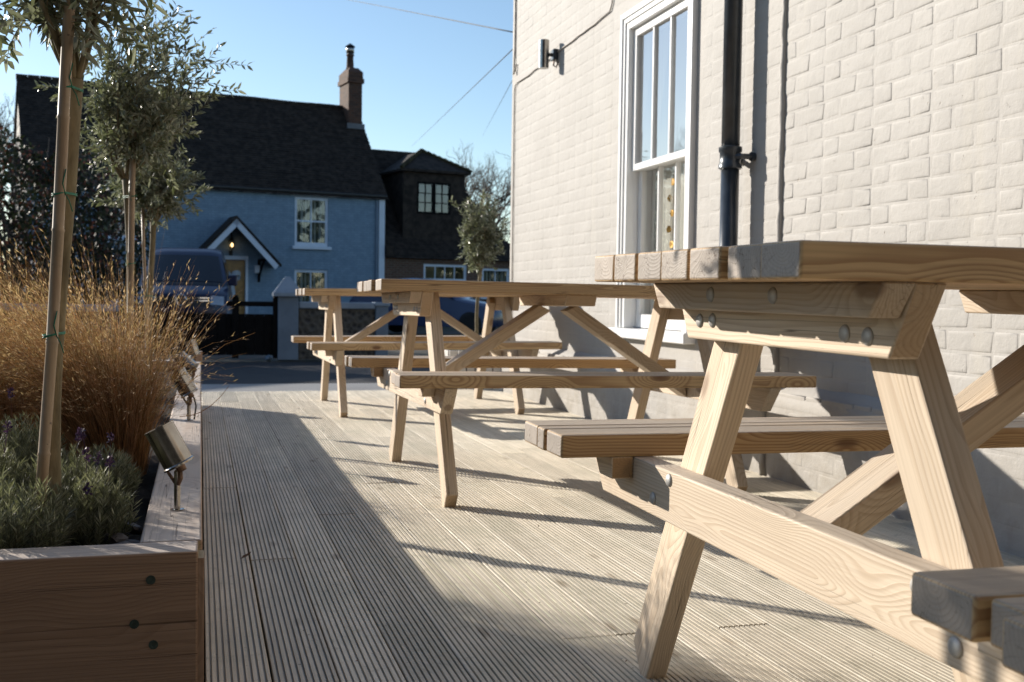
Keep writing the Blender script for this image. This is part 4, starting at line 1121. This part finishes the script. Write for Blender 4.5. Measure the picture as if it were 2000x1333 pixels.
# porch
po = thing('porch', None, None); po.parent = cot
PA, PH, PZt, PZe, PYf = -2.215, 1.17, 2.82, 1.58, -.80
m = MB()
for s in (-1, 1):
    m.poly([(PA, PYf-.06, PZt), (PA+s*(PH+.06), PYf-.06, PZe-.04), (PA+s*(PH+.06), 0, PZe-.04), (PA, 0, PZt),
            (PA, PYf-.06, PZt-.07), (PA+s*(PH+.06), PYf-.06, PZe-.11), (PA+s*(PH+.06), 0, PZe-.11), (PA, 0, PZt-.07)],
           [(0, 1, 2, 3), (4, 7, 6, 5), (0, 4, 5, 1), (1, 5, 6, 2)])
m.build('porch_roof', M['tile'], po)
for s in (-1, 1):
    L = math.hypot(PH, PZt-PZe); m = MB()
    T = Matrix.Translation((PA, 0, PZt-.075)) @ Matrix.Rotation(-s*math.atan2(PZe-PZt, PH) if s < 0 else -math.atan2(PZe-PZt, PH), 4, 'Y')
    if s < 0: T = Matrix.Translation((PA, 0, PZt-.075)) @ Matrix.Rotation(math.atan2(PZe-PZt, PH), 4, 'Y')
    m.box(0 if s > 0 else -L, L if s > 0 else 0, PYf-.03, PYf+.01, -.15, -.005, 0, T)
    m.build('bargeboard', M['bluewhite'], po)
    m = MB(); a = PA+s*.82
    m.box(a-.03, a+.03, PYf+.12, -.001, PZe+.05, PZe+.11); m.box(a-.03, a+.03, -.07, -.001, 1.05, PZe+.05)
    m.tube([(a, -.03, 1.15), (a, -.3, 1.45), (a, PYf+.2, PZe+.06)], .03, 6); m.build('porch_bracket', M['black'], po)
    m = MB(); a = PA+s*.76
    m.box(a-.07, a+.07, -.10, -.002, 1.30, 1.52); m.build('meter_box', M['bluewhite'], po, bevel=.01)
m = MB(); m.box(-2.64, -2.60, -.04, .1, G, 1.66); m.box(-1.77, -1.70, -.04, .1, G, 1.66); m.box(-2.67, -1.70, -.05, .1, 1.66, 1.76); m.build('door_frame', M['bluewhite'], po)
dr = CB('door', 'door', [(-2.599, -1.771, .05, .09, G, 1.659)], po)
CB('door_panel', 'door', [(-2.52, -2.24, .036, .0495, .75, 1.5), (-2.13, -1.85, .036, .0495, .75, 1.5), (-2.52, -2.24, .036, .0495, -.05, .6), (-2.13, -1.85, .036, .0495, -.05, .6)], dr, .006)
# ribbon bow hung on the door
bo = thing('door_bow', 'large silver blue ribbon bow hanging on the amber cottage door', 'bow'); bo.matrix_world = Matrix.Translation((2.932, 31.933, 0)) @ Matrix.Rotation(R(12), 4, 'Z') @ Matrix.Translation((-2.18, -.02, 1.22))
for s in (-1, 1):
    m = MB(); V = []; F = []
    for k in range(15):
        a = k/14*2*math.pi; rr = .2*(1-math.cos(a))/2+.0
        V += [(s*(.02+rr*1.25), -.03-.05*math.sin(a), .10*math.sin(a)*.8-.065), (s*(.02+rr*1.25), -.03-.05*math.sin(a), .10*math.sin(a)*.8+.065)]
    F = [(2*k, 2*k+2, 2*k+3, 2*k+1) for k in range(14)]
    pyd('bow_loop', V, F, M['ribbon'], bo, True)
    V = []
    for k in range(8):
        u = k/7; V += [(s*(.02+.12*u)-.05, -.03-.02*math.sin(u*5), -.05-.95*u), (s*(.02+.12*u)+.05, -.03+.01*math.sin(u*4), -.05-.95*u)]
    pyd('ribbon_tail', V, [(2*k, 2*k+1, 2*k+3, 2*k+2) for k in range(7)], M['ribbon'], bo, True)
m = MB(); m.lathe([(.01, -.05), (.045, -.03), (.05, 0), (.045, .03), (.01, .05)], Matrix.Translation((0, -.04, 0)), 12); m.build('knot', M['ribbon'], bo, True)
# lit carriage lantern
ln = thing('porch_lantern', 'lit black carriage lantern above the amber cottage door', 'lantern'); ln.matrix_world = Matrix.Translation((2.932, 31.933, 0)) @ Matrix.Rotation(R(12), 4, 'Z') @ Matrix.Translation((-2.18, 0, 2.05))
m = MB(); m.tube([(0, 0, -.22), (0, -.08, -.24), (0, -.14, -.16), (0, -.14, -.10)], .018, 8); m.box(-.05, .05, -.03, -.002, -.32, -.15); m.build('wall_plate', M['black_metal'], ln)
m = MB(); m.tube([(0, -.14, .12), (0, -.14, .27), (0, -.06, .34), (0, -.01, .3)], .014, 8); m.build('scroll_bracket', M['black_metal'], ln)
m = MB(); T = Matrix.Translation((0, -.14, 0)); m.lathe([(.035, -.11), (.06, -.10), (.065, -.085)], T, 6); m.lathe([(.10, .10), (.085, .12), (.03, .18), (.01, .2)], T, 6)
for k in range(6):
    a = k*math.pi/3; m.tube([(.062*math.cos(a), -.14+.062*math.sin(a), -.09), (.092*math.cos(a), -.14+.092*math.sin(a), .10)], .007, 4)
m.build('lantern_frame', M['black_metal'], ln)
m = MB(); m.lathe([(.012, -.05), (.035, -.025), (.04, .01), (.025, .045), (.008, .06)], T, 12); m.build('bulb', M['glow'], ln, True)

# right hand extension with hipped dormer
ex_ = thing('cottage_extension', 'low brown brick extension with dark tiled roof and hipped dormer, beside the cottage', 'house', (2.932, 31.933, 0), R(12))
XA, XB, XE, XR, XD = 2.36, 6.95, 1.93, 5.42, 3.0
eh = [(3.62, 5.06, .75, 1.70), (5.58, 6.55, .75, 1.62)]
holed('front_wall', 'red_brick', XA, XB-.1, G, XE, eh, .02, .12, ex_)
m = MB(); m.poly([(XB-.1, .02, G), (XB-.1, 6, G), (XB-.1, 6, XE), (XB-.1, .02, XE)], [(0, 1, 2, 3)]); m.build('side_wall', M['red_brick'], ex_, fix=False)
CB('dim_interior', 'dark_room', [(XA+.05, XB-.2, .5, .54, G, XE)], ex_)
HX = 5.25
m = MB(); m.poly([(XA, -.06, XE-.06), (XB, -.06, XE-.06), (HX, XD, XR), (XA, XD, XR), (XB, 2*XD, XE-.06), (XA, 2*XD, XE-.06)], [(0, 1, 2, 3), (1, 4, 2), (3, 2, 4, 5)]); erf = m.build('roof', M['tile'], ex_, fix=False)
tiles('roof_tiles', XA, XB, -.09, XE-.08, XD, XR+.01, erf, clip=lambda x, u: x < XB-(XB-HX)*u)
cot_window(3.62, 5.06, .75, 1.70, ex_, y=.05, curt=False, rows=(.5,), cols=(.25, .5, .75))
cot_window(5.58, 6.55, .75, 1.62, ex_, y=.05, curt=True, rows=(), cols=(.5,))
CB('little_gable_stub', 'tile', [(2.37, 2.62, -.12, .0, 1.9, 2.2)], ex_)
dm = thing('dormer', None, None); dm.parent = ex_
holed('dormer_front', 'tile', 3.10, 5.15, 2.35, 4.52, [(3.56, 4.66, 3.24, 4.2)], .42, .52, dm)
for xx in (3.10, 5.15):
    m = MB(); m.poly([(xx, .42, 2.35), (xx, 2.4, 4.6), (xx, .42, 4.52)], [(0, 1, 2)]); m.build('dormer_cheek', M['tile'], dm, fix=False)
CB('dim_room', 'dark_room', [(3.4, 4.8, .62, .64, 3.1, 4.4)], dm)
A_ = [(2.98, .28, 4.56), (5.30, .28, 4.56), (5.30, 3.2, 4.56), (2.98, 3.2, 4.56)]
m = MB(); m.poly(A_+[(4.14, 1.5, 5.27), (4.14, 3.2, 5.29)]+[(x, y, z-.07) for x, y, z in A_], [(0, 1, 4), (1, 2, 5, 4), (3, 0, 4, 5), (0, 6, 7, 1), (1, 7, 8, 2), (3, 9, 6, 0), (6, 9, 8, 7)]); m.build('dormer_roof', M['tile'], dm)
m = MB()
for (p, q) in (((2.98, .28, 4.58), (4.14, 1.5, 5.29)), ((5.30, .28, 4.58), (4.14, 1.5, 5.29))):
    p, q = Vector(p), Vector(q)
    for k in range(9): m.tube([p+(q-p)*(k/9), p+(q-p)*((k+.9)/9)+Vector((0, 0, .03))], .06, 6)
m.build('hip_tiles', M['tile_moss'], dm)
for a in (3.56, 4.12):
    fw = thing('casement', None, None); fw.parent = dm
    CB('frame', 'black', [(a, a+.04, .40, .50, 3.24, 4.2), (a+.5, a+.54, .40, .50, 3.24, 4.2), (a+.04, a+.5, .40, .50, 3.24, 3.29), (a+.04, a+.5, .40, .50, 4.15, 4.2)], fw)
    for i in range(3):
        for j in range(2):
            x0_, z0_ = a+.055+j*.23, 3.305+i*.285
            pyd('pane', [(x0_, .45, z0_), (x0_+.205, .45, z0_), (x0_+.205, .45, z0_+.26), (x0_, .45, z0_+.26)], [(0, 1, 2, 3)], M['far_glass'], fw)
    CB('leading', 'black', [(a+.258, a+.287, .43, .47, 3.29, 4.15)]+[(a+.04, a+.5, .432, .468, 3.563+i*.285, 3.592+i*.285) for i in range(2)], fw)

# ------------------------------------------------------------------ vehicles
def body_strip(prof, hw, rnd, cols=13):
    V = []
    for (x, z) in prof:
        for j in range(cols):
            u = -1+2*j/(cols-1); V.append((x-rnd(x, z)*abs(u)**3.2, hw(x, z)*u, z-.035*abs(u)**8))
    F = []
    n = len(prof)
    for i in range(n-1):
        for j in range(cols-1): F.append((i*cols+j, i*cols+j+1, (i+1)*cols+j+1, (i+1)*cols+j))
    F.append(tuple(i*cols for i in range(n))); F.append(tuple(i*cols+cols-1 for i in range(n-1, -1, -1)))
    return V, F
def patch(name, pts, mat, par, off=.012):
    me = pyd(name, pts, [tuple(range(len(pts)))], mat, par); return me
def wheel(par, x, y, r, s):
    o = bpy.data.objects.new('wheel', None); COL.objects.link(o); o.parent = par; o.location = (x, y, r)
    T = Matrix.Rotation(R(90), 4, 'X')
    m = MB(); m.lathe([(r*.62, -.1), (r*.95, -.1), (r, -.06), (r, .06), (r*.95, .1), (r*.62, .1)], T, 22); m.build('tyre', M['tyre'], o, True)
    m = MB(); m.lathe([(r*.64, -.07), (r*.60, -.03), (r*.12, -.08), (r*.05, -.085), (r*.05, .08), (r*.62, .08)], T, 16); m.build('rim', M['bolt'], o)
u_ = .89
van = thing('van', 'navy blue van parked nose out behind the black gate', 'van', (-.36, 21.9, G), R(-90-3))
prof = [(-4.6, .35), (-4.62, 1.0), (-4.5, 1.82), (-4.2, 2.02), (-3.0, 2.06), (-1.95, 2.01), (-1.62, 1.90), (-.82, 1.20), (-.72, 1.15), (-.25, 1.05), (-.10, .96), (-.03, .82), (-.0, .62), (-.0, .42), (-.06, .28)]
prof = [(x*u_, z*u_) for x, z in prof]
def hwv(x, z): z /= u_; return u_*(.955 if z < 1.1 else .955-.17*((z-1.1)/.8)**1.2)
def rdv(x, z): x /= u_; return u_*(.22 if x > -1. else .12 if x > -2.2 else .0)
V, F = body_strip(prof, hwv, rdv); o = pyd('body', V, F, M['van'], van); smooth_angle(o, 28)
def vpt(x, z, u, d=.012):
    x *= u_; z *= u_; return (x-rdv(x, z)*abs(u)**3.2+d, hwv(x, z)*u, z-.035*abs(u)**8+d*.8)
def vpatch(name, rows, u0, u1, mat, d=.012, n=8):
    V = [vpt(x, z, u0+(u1-u0)*j/n, d) for x, z in rows for j in range(n+1)]
    F = [(i*(n+1)+j, i*(n+1)+j+1, (i+1)*(n+1)+j+1, (i+1)*(n+1)+j) for i in range(len(rows)-1) for j in range(n)]
    return pyd(name, V, F, M[mat], van, True)
vpatch('windscreen', [(-.86, 1.235), (-1.22, 1.545), (-1.56, 1.84)], -.90, .90, 'car_glass')
vpatch('scuttle', [(-.74, 1.16), (-.85, 1.225)], -.93, .93, 'black_metal', .008)
vpatch('grille', [(-.012, .70), (-.03, .80), (-.062, .90)], -.62, .62, 'black_metal', .01)
vpatch('lower_grille', [(-.0, .36), (-.0, .56)], -.7, .7, 'black_metal', .01)
for z in (.86, .80):
    for (a, c) in ((-.62, -.17), (.17, .62)): vpatch('chrome_strip', [(-.03 if z < .83 else -.055, z-.012), (-.032 if z < .83 else -.057, z+.012)], a, c, 'chrome', .022)
for s in (-1, 1):
    vpatch('headlight', [(-.02, .72), (-.045, .80), (-.11, .915)], s*.64, s*.93, 'lampglass', .02)
    vpatch('fog_light', [(-.0, .42), (-.0, .50)], s*.74, s*.86, 'lampglass', .015)
    m = MB(); m.tube([(-.95*u_, s*.93*u_, 1.25*u_), (-.95*u_, s*1.06*u_, 1.27*u_)], .03, 6)
    m.box(-1.02*u_, -.9*u_, s*1.05*u_-.09, s*1.05*u_+.09, 1.16*u_, 1.40*u_); m.build('mirror', M['van'], van, bevel=.025, seg=2)
    V = [(x*u_, s*(hwv(0, z*u_)+.006), z*u_) for x, z in ((-1.25, 1.22), (-1.72, 1.74), (-2.3, 1.76), (-2.3, 1.2))]
    pyd('side_window', V, [(0, 1, 2, 3)], M['car_glass'], van)
    V = [(x*u_, s*(hwv(0, z*u_)+.006), z*u_) for x, z in ((-2.42, 1.2), (-2.42, 1.76), (-4.3, 1.74), (-4.3, 1.2))]
    pyd('side_window', V, [(0, 1, 2, 3)], M['car_glass'], van)
    wheel(van, -.9*u_, s*.83*u_, .33*u_, s); wheel(van, -3.9*u_, s*.83*u_, .33*u_, s)
# round badge: V over W
bd = bpy.data.objects.new('badge', None); COL.objects.link(bd); bd.parent = van; bd.location = (.0*u_+.005, 0, .835*u_)
m = MB(); rb = .105
m.tube([(0.02, rb*math.cos(a), rb*math.sin(a)) for a in (2*math.pi*k/24 for k in range(25))], .010, 6, caps=False); m.build('badge_ring', M['chrome'], bd, True)
m = MB()
m.tube([(.02, -.045, .088), (.02, 0, .012), (.02, .045, .088)], .009, 6)
m.tube([(.02, -.088, .045), (.02, -.045, -.085), (.02, 0, -.012), (.02, .045, -.085), (.02, .088, .045)], .009, 6); m.build('badge_letters', M['chrome'], bd)

car = thing('car', 'dark blue hatchback parked in front of the brick extension', 'car', (6.75, 24.3, G), R(-28))
prof = [(-3.9, .3), (-3.95, .75), (-3.8, 1.0), (-3.3, 1.38), (-2.4, 1.47), (-1.85, 1.42), (-1.0, .98), (-.92, .93), (-.25, .80), (-.06, .68), (0, .5), (-.04, .25)]
prof = [(x*u_, z*u_) for x, z in prof]
def hwc(x, z): z /= u_; return u_*(.86 if z < .9 else .86-.22*((z-.9)/.55)**1.1)
def rdc(x, z): return u_*(.2 if x > -1.2 else .08)
V, F = body_strip(prof, hwc, rdc); o = pyd('body', V, F, M['car'], car); smooth_angle(o, 28)
def cpatch(name, rows, u0, u1, mat, d=.012, n=8):
    V = [(x*u_-rdc(x*u_, z*u_)*abs(u)**3.2+d, hwc(x*u_, z*u_)*u, z*u_-.035*abs(u)**8+d) for x, z in rows for u in (u0+(u1-u0)*j/n for j in range(n+1))]
    F = [(i*(n+1)+j, i*(n+1)+j+1, (i+1)*(n+1)+j+1, (i+1)*(n+1)+j) for i in range(len(rows)-1) for j in range(n)]
    return pyd(name, V, F, M[mat], car, True)
cpatch('windscreen', [(-1.06, 1.01), (-1.45, 1.21), (-1.82, 1.40)], -.9, .9, 'car_glass')
cpatch('grille', [(-.02, .42), (-.05, .62)], -.5, .5, 'black_metal')
for s in (-1, 1):
    cpatch('headlight', [(-.06, .56), (-.14, .74)], s*.62, s*.95, 'lampglass', .02)
    for q in (((-1.35, .98), (-1.9, 1.36), (-2.3, 1.40), (-2.3, .98)), ((-2.38, .98), (-2.38, 1.40), (-3.0, 1.36), (-3.35, 1.0))):
        pyd('side_window', [(x*u_, s*(hwc(0, z*u_)+.006), z*u_) for x, z in q], [(0, 1, 2, 3)], M['car_glass'], car)
    m = MB(); m.box(-1.3*u_, -1.18*u_, s*.95*u_-.08, s*.95*u_+.08, .95*u_, 1.08*u_); m.build('mirror', M['car'], car, bevel=.02)
    wheel(car, -.75*u_, s*.76*u_, .31*u_, s); wheel(car, -3.2*u_, s*.76*u_, .31*u_, s)

# ------------------------------------------------------------------ shrubs, bare trees, neighbours off to the left
def shrub(name, x, y, rx, ry, h, label, mat='shrub', n=5000, L=.09, red=0., z0=G):
    t = thing(name, label, 'shrub', (x, y, z0))
    k = n; d = rdir(k); rr = nr.uniform(.55, 1., k)**.6
    lob = 1+.16*np.sin(d[:, 0]*5+x)+.14*np.sin(d[:, 2]*6+y)+.10*np.sin(d[:, 1]*9)
    pp = d*(rr*lob)[:, None]*np.array([rx, ry, h*.52])+np.array([0, 0, h*.5]); pp[:, 2] = np.abs(pp[:, 2])
    lv = Leaves(); nred = int(k*red)
    lv.dia(pp[nred:], rdir(k-nred), rdir(k-nred), nr.uniform(.6, 1.2, k-nred)*L, nr.uniform(.35, .6, k-nred)*L)
    o = lv.build('foliage', M[mat], t); o['kind'] = 'stuff'
    if nred:
        lv = Leaves(); lv.dia(pp[:nred], rdir(nred), rdir(nred), nr.uniform(.6, 1.1, nred)*L*.8, nr.uniform(.4, .7, nred)*L*.8)
        o = lv.build('red_leaves', M['redleaf'], t); o['kind'] = 'stuff'
    m = MB()
    for q in range(14):
        a = nr.uniform(0, 6.28); e = Vector((math.cos(a)*rx*nr.uniform(.3, .95), math.sin(a)*ry*.8, h*nr.uniform(.6, 1.06)))
        m.tube([(e.x*.08, e.y*.08, 0), (e.x*.45, e.y*.45, e.z*.55), e], [.03, .018, .006], 5)
    m.build('stems', M['twig'], t)
    return t
shrub('berry_shrub', -2.35, 17.6, 1.25, 1.0, 3.25, 'large dark shrub with dull red leaves below the white gable', 'shrub', 9000, .10, .35)
shrub('berry_shrub', -1.55, 19.0, .75, .8, 3.0, 'dark upright shrub beside the van, behind the second olive crown', 'shrub', 5000, .10, .1)
shrub('berry_shrub', -3.1, 20.4, 1.0, .8, 3.2, 'dark bushy shrub at the far left beyond the garden wall', 'shrub', 6000, .11, .2)
shrub('evergreen_shrub', -5.6, 26.2, 1.0, 1.6, 4.6, 'tall dark evergreen left of the cottage drive', 'ever', 7000, .15)
shrub('evergreen_shrub', -6.6, 29.4, 1.0, 1.4, 3.9, 'tall dark evergreen at the left end of the cottage', 'ever', 6000, .15)

def bare_tree(x, y, h, wd, label, seed, n1=7, dens=1.):
    r_ = np.random.default_rng(seed); t = thing('bare_tree', label, 'tree', (x, y, G), 0, 'leafless winter trees')
    tr = h*.022; th = h*.26
    m = MB(); m.tube([(0, 0, 0), (.02*h, 0, th*.5), (.01*h, .01*h, th), (0, 0, h*.5)], [tr*1.2, tr, tr*.85, tr*.5], 8); m.build('trunk', M['twig'], t, True)
    m = MB()
    def grow(p, d, L, r, lev):
        q = p+d*L; mid = (p+q)/2+r_.normal(0, L*.06, 3)
        m.tube([tuple(p), tuple(mid), tuple(q)], [r, r*.8, r*.55], 4 if lev > 1 else 6, caps=False)
        if lev == 5: return
        for k in range(int(r_.integers(2, 4)) + (1 if lev < 2 else 0)):
            dd = d+r_.normal(0, .48, 3)+np.array([0, 0, .12]); dd /= np.linalg.norm(dd)
            st = p+(q-p)*r_.uniform(.5, 1.)
            grow(st, dd, L*r_.uniform(.55, .8), r*.55, lev+1)
    for k in range(int(n1)):
        a = 2*math.pi*k/n1+r_.uniform(-.3, .3); d = np.array([math.cos(a)*wd/h*1.3, math.sin(a)*wd/h*1.3, r_.uniform(.5, 1.)]); d /= np.linalg.norm(d)
        grow(np.array([0, 0, th*r_.uniform(.8, 1.5)]), d, h*.27, tr*.5, 0)
    m.build('branches', M['twig'], t, fix=False)
    return t
bare_tree(14.9, 60, 9.6, 2.6, 'round leafless tree beyond the right end of the extension', 31, 10)
bare_tree(9.3, 58, 8.2, 2.4, 'distant leafless tree just showing over the extension ridge', 32, 7)
bare_tree(-6.2, 34, 6.9, 2.2, 'leafless tree beside the white cottage gable at the far left', 33, 8)
bare_tree(-10.2, 30, 6.2, 2.4, 'leafless tree reflected in the sash window, left of the cottage', 34, 8)
bare_tree(-13.0, 36, 7.4, 2.6, 'tall leafless tree well left of the cottage', 35, 8)
bare_tree(-8.6, 38, 6.5, 2.4, 'leafless tree behind the left end of the cottage', 36, 8)

# outbuilding left of the lane; its roof shades the lane and the gate
ob = thing('outbuilding', 'long low outbuilding with a dark tiled roof on the left of the lane', 'outbuilding', (-7.7, 14.35, G), math.atan2(.683, .73))
m = MB(); m.box(-5.5, 5.6, 0, 4.4, 0, 1.9); m.build('wall', M['red_brick'], ob)
m = MB(); m.prism([(-.2, 1.85), (2.2, 3.62), (4.6, 1.85)], 0, -5.7, 5.7); m.build('roof', M['tile'], ob)
m = MB(); m.box(-1, 0, -.03, .0, 0, 1.7); m.build('door', M['black'], ob)
for x in (-3.5, 2.0):
    m = MB(); m.box(x, x+.8, -.04, -.001, .8, 1.5); f_ = m.build('window', M['bluewhite'], ob)
    m = MB(); m.box(x+.06, x+.74, -.05, -.0405, .86, 1.44); m.build('pane', M['car_glass'], f_)

# tree belt behind the lens, seen only in the far window panes
tb = Leaves(); kk = 9000
px_ = nr.uniform(-70, 90, kk); hh = 7+2.5*np.sin(px_*.21)+1.8*np.sin(px_*.57+1)
tb.dia(np.stack([px_, nr.uniform(-34, -27, kk), G+hh*nr.uniform(0, 1, kk)], 1), rdir(kk), rdir(kk), nr.uniform(.8, 1.6, kk), nr.uniform(.5, 1., kk))
tag(tb.build('tree_belt', M['ever']), 'dark belt of trees far behind the terrace', 'tree belt', None, 'stuff')
# overhead wires
def wire(a, c, sag, label, r=.012):
    a, c = Vector(a), Vector(c); pts = [a+(c-a)*(k/16)-Vector((0, 0, sag*4*(k/16)*(1-k/16))) for k in range(17)]
    m = MB(); m.tube(pts, r, 5); tag(m.build('overhead_wire', M['wire'], None, True), label, 'overhead wire', 'overhead wires')
wire((2.20, 7.745, 2.60), (2.9, 25, 7.35), .0, 'overhead wire rising left across the sky from the corner of the cream wall', .005)
wire((2.24, 7.75, 2.55), (8.35, 45, 6.9), .0, 'overhead wire slanting from the cream wall down behind the extension roof', .004)
wire((2.30, 7.75, 2.50), (15.1, 60, 9.7), .0, 'thin overhead wire dropping steeply toward the round bare tree', .0035)
